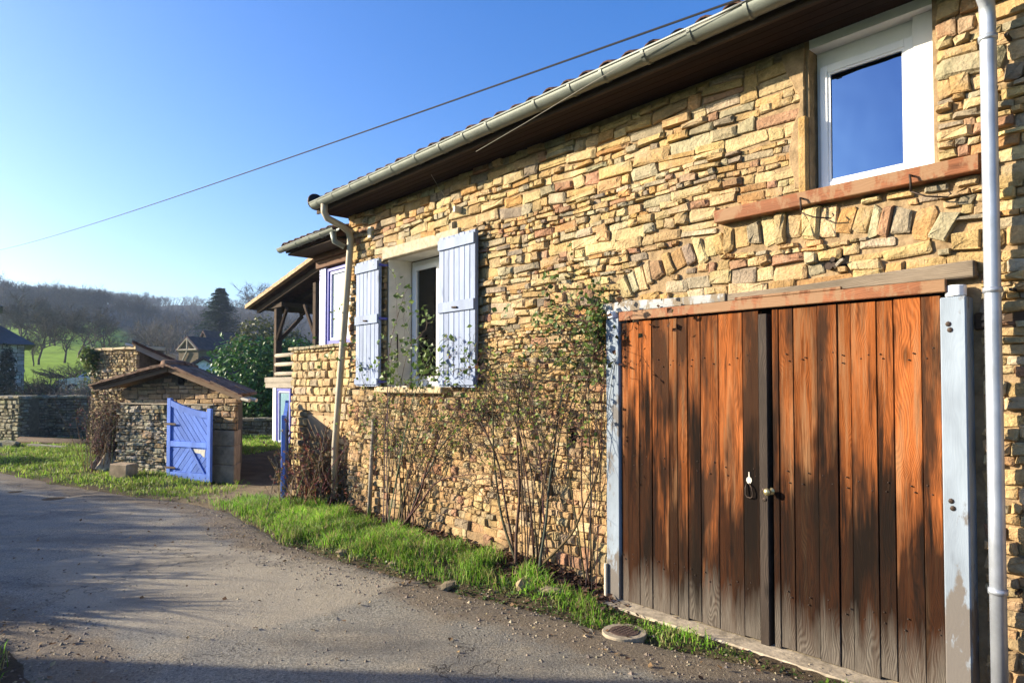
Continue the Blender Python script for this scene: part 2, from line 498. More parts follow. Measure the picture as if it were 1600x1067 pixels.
def mat_glass(name, tint, gloss, rough=0.02, gtint=(1, 1, 1)):
    g = G(name, 0.1)
    tr = g.n('ShaderNodeBsdfTransparent'); g.put(tr.inputs[0], tint)
    gl = g.n('ShaderNodeBsdfGlossy'); gl.inputs['Roughness'].default_value = rough
    gl.inputs[0].default_value = (*gtint, 1)
    fr = g.n('ShaderNodeFresnel'); fr.inputs[0].default_value = gloss
    mx = g.n('ShaderNodeMixShader')
    g.nt.links.new(fr.outputs[0], mx.inputs[0]); g.nt.links.new(tr.outputs[0], mx.inputs[1]); g.nt.links.new(gl.outputs[0], mx.inputs[2])
    bp = g.n('ShaderNodeBump'); g.put(bp.inputs['Height'], g.noise(g.pos, 2.5, 2)); bp.inputs['Strength'].default_value = 0.25; bp.inputs['Distance'].default_value = 0.02
    g.nt.links.new(bp.outputs[0], gl.inputs['Normal'])
    g.nt.links.new(mx.outputs[0], g.nt.nodes['Material Output'].inputs[0])
    return g.m


M['glass'] = mat_glass('window_glass', (0.86, 0.90, 0.90), 1.4)
M['glass_sky'] = mat_glass('reflective_glazing', (0.10, 0.14, 0.26), 3.2, 0.01, (0.28, 0.52, 1.0))
M['glass_frost'] = mat_plain('steamed_glass', (0.50, 0.60, 0.60), 0.12, 0.6, 0.12, 3, 0)
M['glass_door'] = mat_plain('pale_blue_glass', (0.22, 0.36, 0.42), 0.06, 0.8, 0.1, 1.0, 0)


def mat_ground():
    g = G('ground_soil', 0.95, 0.1)
    c = g.attr()
    n1 = g.noise(g.pos, 3.5, 6, 0.65); n2 = g.noise(g.pos, 40, 5, 0.7); n3 = g.noise(g.pos, 160, 3, 0.7)
    c = g.mix(1.0, c, g.gray(g.ramp(n1, 0.3, 0.7, 0.7, 1.3)), 'MULTIPLY')
    c = g.mix(0.8, c, g.gray(g.ramp(n2, 0.3, 0.7, 0.6, 1.4)), 'MULTIPLY')
    g.color(c)
    g.bump(g.math('ADD', g.math('MULTIPLY', n2, 1.0), g.math('MULTIPLY', n3, 0.4)), 1.0, 0.03)
    return g.m


def mat_road():
    g = G('worn_asphalt', 0.85, 0.25)
    P = g.pos
    n0 = g.noise(P, 0.45, 4, 0.6); n1 = g.noise(P, 2.6, 6, 0.65); n2 = g.noise(P, 60, 4, 0.7); n3 = g.noise(P, 220, 2, 0.6)
    c = g.mix(g.ramp(n0, 0.35, 0.65), (0.27, 0.252, 0.20), (0.165, 0.158, 0.14))
    c = g.mix(g.ramp(n1, 0.45, 0.7, 0, 0.8), c, (0.33, 0.285, 0.205))
    c = g.mix(0.9, c, g.gray(g.ramp(n2, 0.34, 0.66, 0.5, 1.5)), 'MULTIPLY')
    c = g.mix(0.9, c, g.gray(g.ramp(n3, 0.34, 0.66, 0.55, 1.5)), 'MULTIPLY')
    # dirt carried on from the verge, tagged in the mesh
    a = g.n('ShaderNodeAttribute', attribute_name='col').outputs['Color']
    sp = g.n('ShaderNodeSeparateColor'); g.put(sp.inputs[0], a)
    k = g.math('ADD', sp.outputs[0], g.math('MULTIPLY', g.math('SUBTRACT', n1, 0.5), 1.2))
    c = g.mix(g.ramp(k, 0.35, 0.75, 0, 0.75), c, g.mix(g.ramp(n2, 0.3, 0.7), (0.10, 0.075, 0.05), (0.20, 0.15, 0.095)))
    # newer smooth patch
    c = g.mix(g.math('MULTIPLY', sp.outputs[1], 0.85), c, g.mix(g.ramp(n2, 0.3, 0.7), (0.29, 0.255, 0.19), (0.40, 0.355, 0.27)))
    # damp, dark tyre lane and stains
    w1 = g.noise(g.vec(P, (0.35, 1, 1)), 1.6, 5, 0.6)
    c = g.mix(g.ramp(w1, 0.52, 0.68, 0, 0.55), c, (0.085, 0.078, 0.07))
    # cracks
    vr = g.n('ShaderNodeTexVoronoi', feature='DISTANCE_TO_EDGE')
    wr = g.n('ShaderNodeVectorMath', operation='ADD')
    nz = g.n('ShaderNodeTexNoise'); g.put(nz.inputs['Vector'], P); nz.inputs['Scale'].default_value = 5.0; nz.inputs['Detail'].default_value = 5.0
    g.put(wr.inputs[0], P); g.put(wr.inputs[1], nz.outputs['Color'])
    g.put(vr.inputs['Vector'], wr.outputs[0]); vr.inputs['Scale'].default_value = 0.55
    crack = g.math('MULTIPLY', g.ramp(vr.outputs['Distance'], 0.001, 0.008, 1, 0), g.ramp(n0, 0.42, 0.55))
    c = g.mix(g.math('MULTIPLY', crack, 0.75), c, (0.04, 0.034, 0.03))
    g.color(c)
    g.put(g.b.inputs['Roughness'], g.ramp(n1, 0.3, 0.7, 0.7, 0.95))
    h = g.math('ADD', g.math('MULTIPLY', n2, 0.8), g.math('MULTIPLY', n3, 0.35))
    h = g.math('SUBTRACT', h, g.math('MULTIPLY', crack, 0.6))
    h = g.math('ADD', h, g.math('MULTIPLY', n1, 1.6))
    g.bump(h, 1.0, 0.02)
    return g.m


def mat_hill():
    g = G('hillside', 0.95, 0.05)
    c = g.attr()
    n1 = g.noise(g.pos, 0.12, 6, 0.6); n2 = g.noise(g.pos, 1.2, 5, 0.7)
    c = g.mix(1.0, c, g.gray(g.ramp(n1, 0.3, 0.7, 0.7, 1.3)), 'MULTIPLY')
    c = g.mix(0.8, c, g.gray(g.ramp(n2, 0.3, 0.7, 0.65, 1.35)), 'MULTIPLY')
    g.color(c)
    g.bump(n2, 0.6, 0.25)
    return g.m


M['ground'] = mat_ground(); M['road'] = mat_road(); M['hill'] = mat_hill()

# ------------------------------------------------------------------ terrain
EDGE_R = [(-30, 24), (-16, 16.6), (-12.2, 14.4), (-9.15, 12.24), (-7.2, 10.9), (-5.49, 9.8), (-4.5, 9.3), (-3.64, 8.58), (-2.9, 7.6), (-2.37, 6.88),
          (-1.32, 5.93), (-0.49, 5.22), (0.1, 4.82), (0.5, 4.45), (0.85, 4.15), (1.3, 3.88), (1.75, 3.55), (3.2, 1.8), (6.2, -1.9), (14, -12)]
EDGE_L = [(4, -16), (-0.5, -2), (-1.6, 2.0), (-2.15, 3.2), (-2.5, 3.8), (-3.2, 4.4), (-4.6, 5.2), (-9, 7.4), (-16, 11.2), (-32, 19)]
ROADP = np.array(EDGE_R + EDGE_L)


def poly_sd(X, Y, P):
    """signed distance to polygon, positive outside"""
    d2 = np.full(X.shape, 1e9); inside = np.zeros(X.shape, bool)
    n = len(P)
    for i in range(n):
        ax, ay = P[i]; bx, by = P[(i + 1) % n]
        ex, ey = bx - ax, by - ay
        t = np.clip(((X - ax) * ex + (Y - ay) * ey) / (ex * ex + ey * ey), 0, 1)
        d2 = np.minimum(d2, (X - ax - t * ex) ** 2 + (Y - ay - t * ey) ** 2)
        cond = (ay > Y) != (by > Y)
        xi = ax + (Y - ay) / (ey if abs(ey) > 1e-9 else 1e-9) * ex
        inside ^= cond & (X < xi)
    d = np.sqrt(d2)
    return np.where(inside, -d, d)


def sst(x, a, b):
    t = np.clip((x - a) / (b - a), 0, 1)
    return t * t * (3 - 2 * t)


RNG = np.random.default_rng(5)
_ph = RNG.uniform(0, 6.28, (40, 2)); _dr = RNG.normal(0, 1, (40, 2)); _dr /= np.linalg.norm(_dr, axis=1)[:, None]


def fnoise(X, Y, scale, k0=0, n=7):
    """cheap smooth noise about -1..1"""
    o = np.zeros(np.shape(X))
    for i in range(n):
        f = scale * (0.6 + 0.27 * i)
        dx, dy = _dr[(k0 + i) % 40]
        o = o + np.sin((X * dx + Y * dy) * f + _ph[(k0 + i) % 40, 0] + 1.7 * np.sin((X * dy - Y * dx) * f * 0.53 + _ph[(k0 + i) % 40, 1]))
    return o / n * 1.6


def sd_of(X, Y):
    s = (X - FO.x) * U.x + (Y - FO.y) * U.y
    d = (X - FO.x) * NV.x + (Y - FO.y) * NV.y
    return s, d


def ground_z(X, Y):
    X = np.asarray(X, float); Y = np.asarray(Y, float)
    r = poly_sd(X, Y, ROADP) + 0.10 * fnoise(X, Y, 3.1, 3) + 0.05 * fnoise(X, Y, 9, 12)
    s, d = sd_of(X, Y)
    z = -0.05 + 0.065 * sst(r, -0.06, 0.22)
    bank = sst(r, 0.02, 0.6) * sst(s, 3.3, 4.1) * (1 - sst(s, 7.6, 9.3)) * (1 - sst(d, 1.2, 1.9))
    z = z + 0.10 * bank
    left = sst(r, 0.05, 1.4) * (1 - sst(X, -5.6, -4.6)) * sst(Y, 7.0, 10)
    z = z + 0.08 * left
    z = z + 0.012 * fnoise(X, Y, 4.2, 20) * sst(r, 0, 0.3)
    return z


def grass_density(X, Y):
    r = poly_sd(X, Y, ROADP) + 0.10 * fnoise(X, Y, 3.1, 3) + 0.05 * fnoise(X, Y, 9, 12)
    s, d = sd_of(X, Y)
    pat = fnoise(X, Y, 5.0, 8)
    pat2 = fnoise(X, Y, 2.2, 25)
    # the strip under the facade
    gp_ = (s < 6.3) * 1.0
    a = sst(r - .06 * gp_, 0.04, 0.28) * sst(d, 0.24, 0.38) * sst(s, 3.2, 3.5) * (1 - sst(s, 9.0, 9.7)) * (d > 0.2)
    gap = sst(-pat - 0.25, -0.05, 0.45) * (s < 6.6) * sst(.75 - r, 0, .2)
    a = a * (1 - 0.95 * gap)
    # grass round the manhole and along the door sill
    m = sst(r, 0.0, 0.15) * sst(d, 0.24, 0.32) * (s <= 3.3) * (s > 0.2) * sst(pat, -0.75, -0.1) * 0.8
    # left verge in front of the shed
    lv = sst(r, 0.0, 0.3) * (X < -4.1) * (Y > 6) * (1 - sst(X, -4.9, -4.1) * 0.7)
    sx = (X + 6.85) * 0.924 - (Y - 12.0) * 0.382; sy = (X + 6.85) * 0.382 + (Y - 12.0) * 0.924
    lv = lv * ((sy < 0.0) | (sx < -0.1)) * (Y < 18.8) * sst(pat2, -1.3, -0.2)
    # camera-side verge
    bl = sst(r, 0.05, 0.4) * (Y < 7) * (X < -1.5) * sst(pat2, -0.9, 0.1) * 0.7
    # courtyard lawn
    cy = (Y > 14.5) * (Y < 20) * (X > -8.3) * (X < -5.5) * 0.8
    return a, m, lv, bl, cy


def ground_cols(X, Y):
    r = poly_sd(X, Y, ROADP)
    s, d = sd_of(X, Y)
    n = fnoise(X, Y, 4, 14)
    c = np.zeros(X.shape + (3,)); c[...] = (0.105, 0.078, 0.050)
    a, m, lv, bl, cy = grass_density(X, Y)
    gd = np.clip(a + m * 0.6 + lv + bl + cy, 0, 1)[..., None]
    c = c * (1 - 0.85 * gd) + np.array((0.055, 0.085, 0.020)) * 0.85 * gd
    sand = (np.exp(-((X + 3.9) ** 2 / 1.6 + (Y - 10.0) ** 2 / 1.2)))[..., None]
    c = c * (1 - sand) + np.array((0.30, 0.235, 0.15)) * sand
    yard = (sst(Y, 10.6, 11.2) * (1 - sst(Y, 14.6, 15.6)) * sst(X, -4.6, -4.2) )[..., None] * 0.9
    c = c * (1 - yard) + np.array((0.115, 0.095, 0.065)) * yard
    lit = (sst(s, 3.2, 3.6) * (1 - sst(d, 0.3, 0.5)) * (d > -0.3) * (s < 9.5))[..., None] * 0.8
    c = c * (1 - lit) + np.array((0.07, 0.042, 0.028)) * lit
    far = sst(Y, 19, 26)[..., None]
    c = c * (1 - far) + np.array((0.09, 0.13, 0.03)) * far
    return c


def grid_mesh(name, xs, ys, zf, cf, m):
    X, Y = np.meshgrid(xs, ys)
    Z = zf(X, Y)
    V = np.stack([X, Y, Z], -1).reshape(-1, 3)
    nx, ny = len(xs), len(ys)
    idx = np.arange(nx * ny).reshape(ny, nx)
    F = np.stack([idx[:-1, :-1], idx[:-1, 1:], idx[1:, 1:], idx[1:, :-1]], -1).reshape(-1, 4)
    return np_mesh(name, V, F, m, cf(X, Y).reshape(-1, 3), True)


# near ground
xs = np.concatenate([np.arange(-34, -14, 0.5), np.arange(-14, 4.2, 0.09), np.arange(4.2, 16, 0.6)])
ys = np.concatenate([np.arange(-14, 2, 0.6), np.arange(2, 14.5, 0.09), np.arange(14.5, 27, 0.4)])
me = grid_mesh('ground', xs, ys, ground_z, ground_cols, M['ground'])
o = link_mesh('ground', me); tag(o, 'soil and verge ground beside the lane and under the walls', None, None, 'structure')

# road: one sheet, worn into the ground at its edges
def road_z(X, Y):
    r = poly_sd(X, Y, ROADP)
    z = 0.010 * fnoise(X, Y, 1.1, 2) + 0.004 * fnoise(X, Y, 5, 9)
    # potholes at the far left
    for (px, py, q, dp) in ((-6.6, 9.9, 0.35, 0.06), (-7.6, 10.5, 0.5, 0.05), (-5.4, 8.5, 0.22, 0.03), (-7.0, 9.1, 0.2, 0.05)):
        z = z - dp * np.exp(-((X - px) ** 2 + (Y - py) ** 2) / (q * q))
    return z - 0.10 * sst(r, 0.0, 0.35)


def road_c(X, Y):
    r = poly_sd(X, Y, ROADP)
    c = np.zeros(X.shape + (3,))
    c[..., 0] = 1 - sst(-r, 0.0, 0.75)
    PP = np.array([(-.92, 5.6), (-1.1, 4.95), (-1.6, 4.45), (-2.6, 4.55), (-3.5, 5.2), (-4.2, 6.1), (-3.4, 6.9), (-2.4, 6.6), (-1.8, 6.2)])
    c[..., 1] = 1 - sst(poly_sd(X, Y, PP) + 0.10 * fnoise(X, Y, 2.4, 21) + 0.04 * fnoise(X, Y, 9, 5), -0.02, 0.06)
    return c


xs = np.concatenate([np.arange(-34, -12, 0.5), np.arange(-12, 4, 0.08), np.arange(4, 15, 0.6)])
ys = np.concatenate([np.arange(-14, 2.4, 0.6), np.arange(2.4, 14, 0.08), np.arange(14, 25, 0.5)])
X, Y = np.meshgrid(xs, ys)
keep = poly_sd(X, Y, ROADP) < 0.45
Z = road_z(X, Y)
idx = np.arange(X.size).reshape(X.shape)
Fq = np.stack([idx[:-1, :-1], idx[:-1, 1:], idx[1:, 1:], idx[1:, :-1]], -1).reshape(-1, 4)
Fq = Fq[keep.ravel()[Fq].all(1)]
used = np.unique(Fq); remap = -np.ones(X.size, int); remap[used] = np.arange(len(used))
me = np_mesh('road', np.stack([X, Y, Z], -1).reshape(-1, 3)[used], remap[Fq], M['road'], road_c(X, Y).reshape(-1, 3)[used], True)
o = link_mesh('road', me); tag(o, 'worn grey asphalt lane curving past the stone house', None, None, 'structure')


# hillside
def hill_z(X, Y):
    rr = np.hypot(X, Y)
    az = X / np.maximum(Y, 1.0)                       # image-like azimuth, -0.75 left edge .. -0.35
    prof_l = np.interp(rr, [0, 30, 45, 60, 90, 130, 180, 250, 330, 420, 600, 900], [-0.5, 0.3, 1.1, 2.1, 4.6, 8.8, 14.6, 23, 33.5, 40, 34, 18])
    prof_r = np.interp(rr, [0, 30, 50, 70, 110, 170, 250, 350, 480, 600, 900], [-0.5, 0.2, 1.0, 2.0, 5.0, 10.0, 18.5, 32, 50, 53, 36])
    w = sst(az, -0.62, -0.48)
    z = prof_l * (1 - w) + prof_r * w
    front = sst(Y + 0.4 * rr, 0, 60)                  # the hill rises on the far side of the valley only
    z = z * front + (-0.5) * (1 - front)
    z = z + (fnoise(X, Y, 0.012, 5) * 3.0 + fnoise(X, Y, 0.05, 15) * 0.7) * sst(rr, 60, 260)
    return np.where(rr < 27, np.minimum(z, -0.4), z)


def hill_c(X, Y):
    rr = np.hypot(X, Y); az = X / np.maximum(Y, 1.0)
    c = np.zeros(X.shape + (3,)); c[...] = (0.21, 0.32, 0.035)
    wood = np.clip(sst(rr + 22 * fnoise(X, Y, 0.03, 7), 165, 190) + sst(az, -0.585, -0.55) * sst(rr, 75, 95), 0, 1)[..., None]
    c = c * (1 - wood) + np.array((0.060, 0.052, 0.040)) * wood
    return c


rs = np.concatenate([np.arange(18, 130, 3.0), np.arange(130, 500, 9), np.array([520, 600, 750, 1000, 1400])])
an = np.radians(np.arange(0, 360.01, 1.2))
RR, AA = np.meshgrid(rs, an)
HX = RR * np.sin(AA); HY = RR * np.cos(AA)
V = np.stack([HX, HY, hill_z(HX, HY)], -1).reshape(-1, 3)
idx = np.arange(V.shape[0]).reshape(RR.shape)
Fq = np.stack([idx[:-1, :-1], idx[1:, :-1], idx[1:, 1:], idx[:-1, 1:]], -1).reshape(-1, 4)
me = np_mesh('hillside', V, Fq[:, ::-1], M['hill'], hill_c(HX, HY).reshape(-1, 3), True)
o = link_mesh('hillside', me); tag(o, 'green meadow hillside rising to a wooded ridge', None, None, 'structure')


def hz(x, y): return float(hill_z(np.array(x, float), np.array(y, float)))
def gz(x, y): return float(ground_z(np.array(x, float), np.array(y, float)))


# ------------------------------------------------------------------ stone laying
def stone_shape(mb, cx, cz, w, h, p, col, rng, rot=0.0, gap=0.005, back=-0.03, fn=None, depth_j=0.35):
    """one rough stone on a wall face; fn(a, b, d) maps face coords to frame coords"""
    hw, hh = w / 2 - gap, h / 2 - gap
    c1 = min(hw, hh)
    rn = rng.random()
    def k(): return rng.uniform(0.04, 0.22 + .34 * rn) * c1
    j = (0.10 + .08 * rn) * c1
    pts = [(-hw + k(), -hh), (hw - k(), -hh), (hw, -hh + k()), (hw, hh - k()), (hw - k(), hh), (-hw + k(), hh), (-hw, hh - k()), (-hw, -hh + k())]
    skx, skt = rng.gauss(0, .12), rng.gauss(0, .09)
    pts = [(a + b * skx + rng.uniform(-j, j), b * (1 + skt * a / max(hw, .01)) + rng.uniform(-j, j)) for a, b in pts]
    ca, sa = math.cos(rot), math.sin(rot)
    tx, tz = rng.uniform(-.25, .25), rng.uniform(-.25, .25)
    def P(a, b, d):
        return fn(cx + a * ca - b * sa, cz + a * sa + b * ca, d)
    def dd(a, b, base): return base + (tx * a / max(hw, .01) + tz * b / max(hh, .01)) * p * 0.4 + rng.uniform(-1, 1) * p * depth_j * 0.5
    n = 8
    vs = [P(a, b, back) for a, b in pts]
    vs += [P(a * .97, b * .97, dd(a, b, p * (0.82 - .28 * rn))) for a, b in pts]
    q = rng.uniform(.82, .92) - .2 * rn
    vs += [P(a * q + rng.uniform(-j, j), b * q + rng.uniform(-j, j), dd(a * q, b * q, p)) for a, b in pts]
    vs += [P(rng.uniform(-.2, .2) * hw, rng.uniform(-.2, .2) * hh, p * rng.uniform(.85, 1.25))]
    fs = []
    for l in (0, 1):
        for i in range(n):
            a, b = l * n + i, l * n + (i + 1) % n
            fs.append((a, b, b + n, a + n))
    fs += [(2 * n + i, 2 * n + (i + 1) % n, 3 * n) for i in range(n)]
    mb.add(vs, fs, col)


def lay_courses(a0, a1, z0, z1, rng, hs, ws, blocked=lambda lo, hi: [], big=0.08, split=0.12, wave=0.012, loose=0.0):
    """coursed rubble: list of (cx, cz, w, h)"""
    out = []; z = z0; reserved = []
    while z < z1 - 0.02:
        h = rng.choice(hs) * rng.uniform(.85, 1.15)
        if z + h > z1 - 0.03: h = z1 - z
        bl = sorted(blocked(z, z + h) + reserved); new_res = []
        a = a0 - rng.uniform(0, .1)
        while a < a1:
            hit = [b for b in bl if b[0] - 1e-4 <= a < b[1]]
            if hit: a = max(b[1] for b in hit) + 1e-3; continue
            w = min(max(h * rng.choice(ws) * rng.uniform(.75, 1.3), .05), .33)
            nxt = [b[0] for b in bl if b[0] > a]
            lim = min(nxt + [a1])
            if a + w > lim - 0.05: w = lim - a
            if w > 0.5: w = w / 2
            if w < .02: a += max(w, .005); continue
            wz = wave * math.sin(a * 2.1 + z * 3.0) + wave * math.sin(a * 5.3 - z * 2.0) * .6
            if loose: wz += rng.uniform(-.12, .12) * h
            if rng.random() < big and w > .12 and z + h * 2.1 < z1 and not blocked(z, z + 2 * h + .02):
                hb = h * rng.uniform(1.7, 2.0)
                out.append((a + w / 2, z + hb / 2 + wz, w, hb)); new_res.append((a, a + w))
            elif rng.random() < split and h > .085:
                f = rng.uniform(.35, .65)
                out.append((a + w / 2, z + h * f / 2 + wz, w, h * f)); out.append((a + w / 2, z + h * f + h * (1 - f) / 2 + wz, w, h * (1 - f)))
            else:
                out.append((a + w / 2, z + h / 2 + wz, w, h * rng.uniform(1 - loose, 1.0 + loose * .35)))
            a += w
        reserved = new_res
        z += h
    return out


def emit_stones(stones, colf, parent, fn, m, rng, prot, importance, limit=300, back=-0.03, gap=0.005):
    """the stones that show largest become parts, the rest one stuff part"""
    order = sorted(range(len(stones)), key=lambda i: -importance(stones[i]))
    top = set(order[:limit]); rest = MB()
    for i, st in enumerate(stones):
        cx, cz, w, h = st[:4]; rot = st[4] if len(st) > 4 else 0.0; pm = st[5] if len(st) > 5 else 1.0
        mb = MB() if i in top else rest
        stone_shape(mb, cx, cz, w, h, prot(rng) * pm, colf(rng, cx, cz), rng, rot, gap, back, fn)
        if i in top:
            mb.build('stone', m, parent, origin=fn(cx, cz, 0))
    if rest.v:
        rest.build('stones', m, parent, kind='stuff')


def pick(rng, items):
    t = sum(w for w, _ in items); r = rng.uniform(0, t)
    for w, c in items:
        r -= w
        if r <= 0: break
    k = rng.uniform(.80, 1.2)
    return tuple(min(1, x * k * rng.uniform(.95, 1.05)) for x in c)


# ------------------------------------------------------------------ THE STONE HOUSE
house = thing('stone_house', 'long ochre rubble stone house with big plank garage door and open pale blue shutters', 'house', L(3.5, 0, 0), HOUSE)
WEND = 7.60
OPEN = [(1.10, 3.34, -0.3, 2.10), (5.50, 6.71, 1.56, 3.03), (1.22, 1.88, 2.72, 3.70)]   # garage, shuttered window, upper window
scuts = sorted({-5.0, WEND, *[v for q in OPEN for v in q[:2]]})
zcuts = sorted({-0.3, 3.66, *[min(v, 3.66) for q in OPEN for v in q[2:]]})
mb = MB()
for i in range(len(scuts) - 1):
    for k in range(len(zcuts) - 1):
        sm, zm = (scuts[i] + scuts[i + 1]) / 2, (zcuts[k] + zcuts[k + 1]) / 2
        if any(q[0] < sm < q[1] and q[2] < zm < q[3] for q in OPEN): continue
        mb.box(L(scuts[i], 0, zcuts[k]), L(scuts[i + 1], -0.42, zcuts[k + 1]))
mb.build('wall', M['mortar'], house)
mb = MB()
mb.box(L(WEND, -0.42, -0.3), L(WEND - 0.4, -6.5, 3.66)); mb.box(L(-5, -0.42, -0.3), L(-4.6, -6.5, 3.66)); mb.box(L(-5, -6.1, -0.3), L(WEND, -6.5, 3.66))
mb.box(L(-4.6, -0.42, 1.18), L(WEND - .4, -6.1, 1.30)); 
mb.build('wall', M['render'], house)

rs_ = random.Random(11)
def arch_z(s): return 2.56 - 0.17 * (s - 2.1) ** 2
BL = [(1.02, 3.42, -0.2, 2.13), (5.42, 6.74, 1.50, 3.02), (5.33, 6.76, 3.0, 3.13), (1.20, 1.90, 2.70, 3.70), (0.985, 2.50, 2.63, 2.735), (5.55, 7.22, 1.50, 1.57),
      (1.66, 1.80, 2.27, 2.34), (3.76, 3.86, 1.14, 1.24)]
def bl_house(lo, hi):
    r = []
    for q in BL:
        ov = min(hi, q[3]) - max(lo, q[2])
        if ov > 0.42 * (hi - lo) or (ov > 0.02 and q[3] - q[2] < 0.12): r.append((q[0], q[1]))
    return r


st_up = lay_courses(0.2, WEND, 1.62, 3.64, rs_, [.030, .036, .042, .05, .06, .07, .085], [1.1, 1.6, 2.3, 3.2, 4.0, 1.3], bl_house, big=.10, split=.16, wave=.017, loose=.3)
st_lo = lay_courses(0.2, WEND, -0.06, 1.62, rs_, [.05, .06, .07, .08, .10], [1.0, 1.4, 1.9, 2.4], bl_house, big=.08, split=.10, wave=.012, loose=.2)
allst = []
for q in st_up + st_lo:
    cx, cz, w, h = q
    if 1.12 < cx < 3.36 and abs(cz - arch_z(cx)) < 0.095 + h * 0.35: continue
    pm = 1.0
    if 1.88 < cx < 2.35 and cz > 2.75: pm = 0.45
    allst.append((cx, cz, w, h, rs_.gauss(0, .045), pm))
s_ = 3.33
while s_ > 1.14:                                       # voussoirs of the relieving arch over the garage
    wv = rs_.uniform(.05, .11)
    allst.append((s_ - wv / 2, arch_z(s_ - wv / 2) + rs_.uniform(-.006, .006), wv, rs_.uniform(.13, .20), math.atan(-0.34 * (s_ - wv / 2 - 2.1)) * -1.0 * -1 + rs_.uniform(-.10, .10), 1.0))
    s_ -= wv
def free(s, z, w, h):
    if bl_house(z - h / 2, z + h / 2) and any(a < s + w / 2 and b > s - w / 2 for a, b in bl_house(z - h / 2, z + h / 2)): return False
    if 1.12 < s < 3.36 and abs(z - arch_z(s)) < .098 + h * .4: return False
    return not any(abs(s - q[0]) < (w + q[2]) / 2 - .004 and abs(z - q[1]) < (h + q[3]) / 2 - .004 for q in allst if abs(s - q[0]) < .4)
for k in range(5000):
    s_, z_, w_, h_ = rs_.uniform(.3, 7.5), rs_.uniform(0, 3.6), rs_.uniform(.05, .16), rs_.uniform(.026, .055)
    if k % 2: s_, z_ = rs_.uniform(.9, 3.5), rs_.uniform(2.14, 2.85)
    if free(s_, z_, w_, h_): allst.append((s_, z_, w_, h_, rs_.uniform(-.06, .06), .8))
UP = [(5, (0.46, 0.315, 0.145)), (4, (0.50, 0.375, 0.195)), (2.4, (0.40, 0.335, 0.215)), (1.2, (0.36, 0.205, 0.12)), (1.4, (0.44, 0.26, 0.105)), (1.4, (0.27, 0.22, 0.155))]
LO = [(5, (0.48, 0.33, 0.165)), (3, (0.45, 0.29, 0.135)), (1.5, (0.50, 0.38, 0.22)), (.8, (0.38, 0.21, 0.12)), (.6, (.30, .235, .15))]
def colf_house(rng, s, z):
    return tuple(.93 * q for q in pick(rng, UP if z > 1.45 + 0.2 * math.sin(s * 2) else LO))
def imp_house(q):
    P = HOUSE @ Vector(L(q[0], 0, q[1])); Zd = P.y
    if Zd < .5 or not (-0.76 * Zd < P.x < 0.76 * Zd) or abs((P.z - 1.6) / Zd) > .62: return 0
    v = Vector((P.x, P.y, P.z - H)); cosi = abs(v.normalized().dot(NV))
    return q[2] * q[3] * cosi / (Zd * Zd)
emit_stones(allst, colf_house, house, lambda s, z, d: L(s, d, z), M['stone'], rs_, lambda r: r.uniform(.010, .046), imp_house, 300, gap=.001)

# plastered patch beside the upper window, dressed jamb stones
mb = MB()
pts = []
for k in range(15):
    z = 2.74 + k * (3.63 - 2.74) / 14
    pts.append((1.902, z))
poly = [(1.90, 2.76)] + [(1.945 + 0.03 * math.sin(z * 9) + 0.16 * max(0, z - 3.25) + rs_.uniform(0, .04), z) for z in np.linspace(2.78, 3.62, 12)] + [(1.90, 3.62)]
mb.prism(poly, lambda a, b, t: L(a, t, b), -0.01, 0.022)
mb.build('render_patch', M['mortar'], house, bevel=0.006)
MB().box(L(1.935, .035, 2.73), L(1.885, -.05, 3.20), (.42, .26, .10)).build('jamb_stone', M['stone'], house, bevel=.008)

# garage frame and doors
MB().box(L(3.40, .10, .0), L(3.275, -.06, 2.085)).build('door_post', M['white_post'], house, bevel=.006, origin=L(3.34, 0, 0))
MB().box(L(1.172, .115, -.05), L(1.058, -.06, 2.035)).build('door_post', M['white_post'], house, bevel=.006, origin=L(1.12, 0, 0))
mb = MB(); mb.prism([(3.455, 2.13), (2.402, 2.13), (2.402, 2.185), (2.9, 2.195), (3.2, 2.21), (3.455, 2.205)], lambda a, b, t: L(a, t, b), .083, -.06)
mb.build('door_lintel', M['white_lintel'], house, bevel=.006, origin=L(2.9, 0, 2.15), label='flaking whitish end of the door lintel')
mb = MB(); mb.prism([(2.398, 2.13), (1.03, 2.13), (1.03, 2.215), (1.4, 2.205), (1.9, 2.185), (2.398, 2.18)], lambda a, b, t: L(a, t, b), .072, -.06)
mb.build('door_lintel', M['lintel_grey'], house, bevel=.008, origin=L(1.7, 0, 2.15), label='bare grey-brown end of the door lintel')
MB().box(L(3.262, .115, 2.063), L(1.145, .086, 2.128)).build('lintel_board', M['beam_red'], house, bevel=.004, origin=L(2.3, 0, 2.1))
MB().box(L(2.32, .113, 2.130), L(1.66, .088, 2.146)).build('lintel_board', M['beam_red'], house, bevel=.003, origin=L(2.0, 0, 2.1))
for (s, z) in ((3.36, 2.10), (1.115, 2.05)):
    mb = MB(); mb.tube([L(s, .06, z - .01), L(s, .06, z + .045)], .048, 12)
    mb.build('post_cap', M['upvc'], house, bevel=.004, origin=L(s, .06, z))
MB().box(L(1.05, .02, 1.87), L(.60, -.1, 1.955)).build('timber_stub', M['beam_dark'], house, bevel=.006, origin=L(.9, 0, 1.9))
MB().box(L(3.36, .24, -.10), L(.90, -.05, .022), j=.006, rng=rs_).build('door_sill', M['sill_stone'], house, bevel=.012)
MB().box(L(3.30, .0, -.1), L(1.12, -.02, 2.1)).build('door_backing', M['dark'], house)
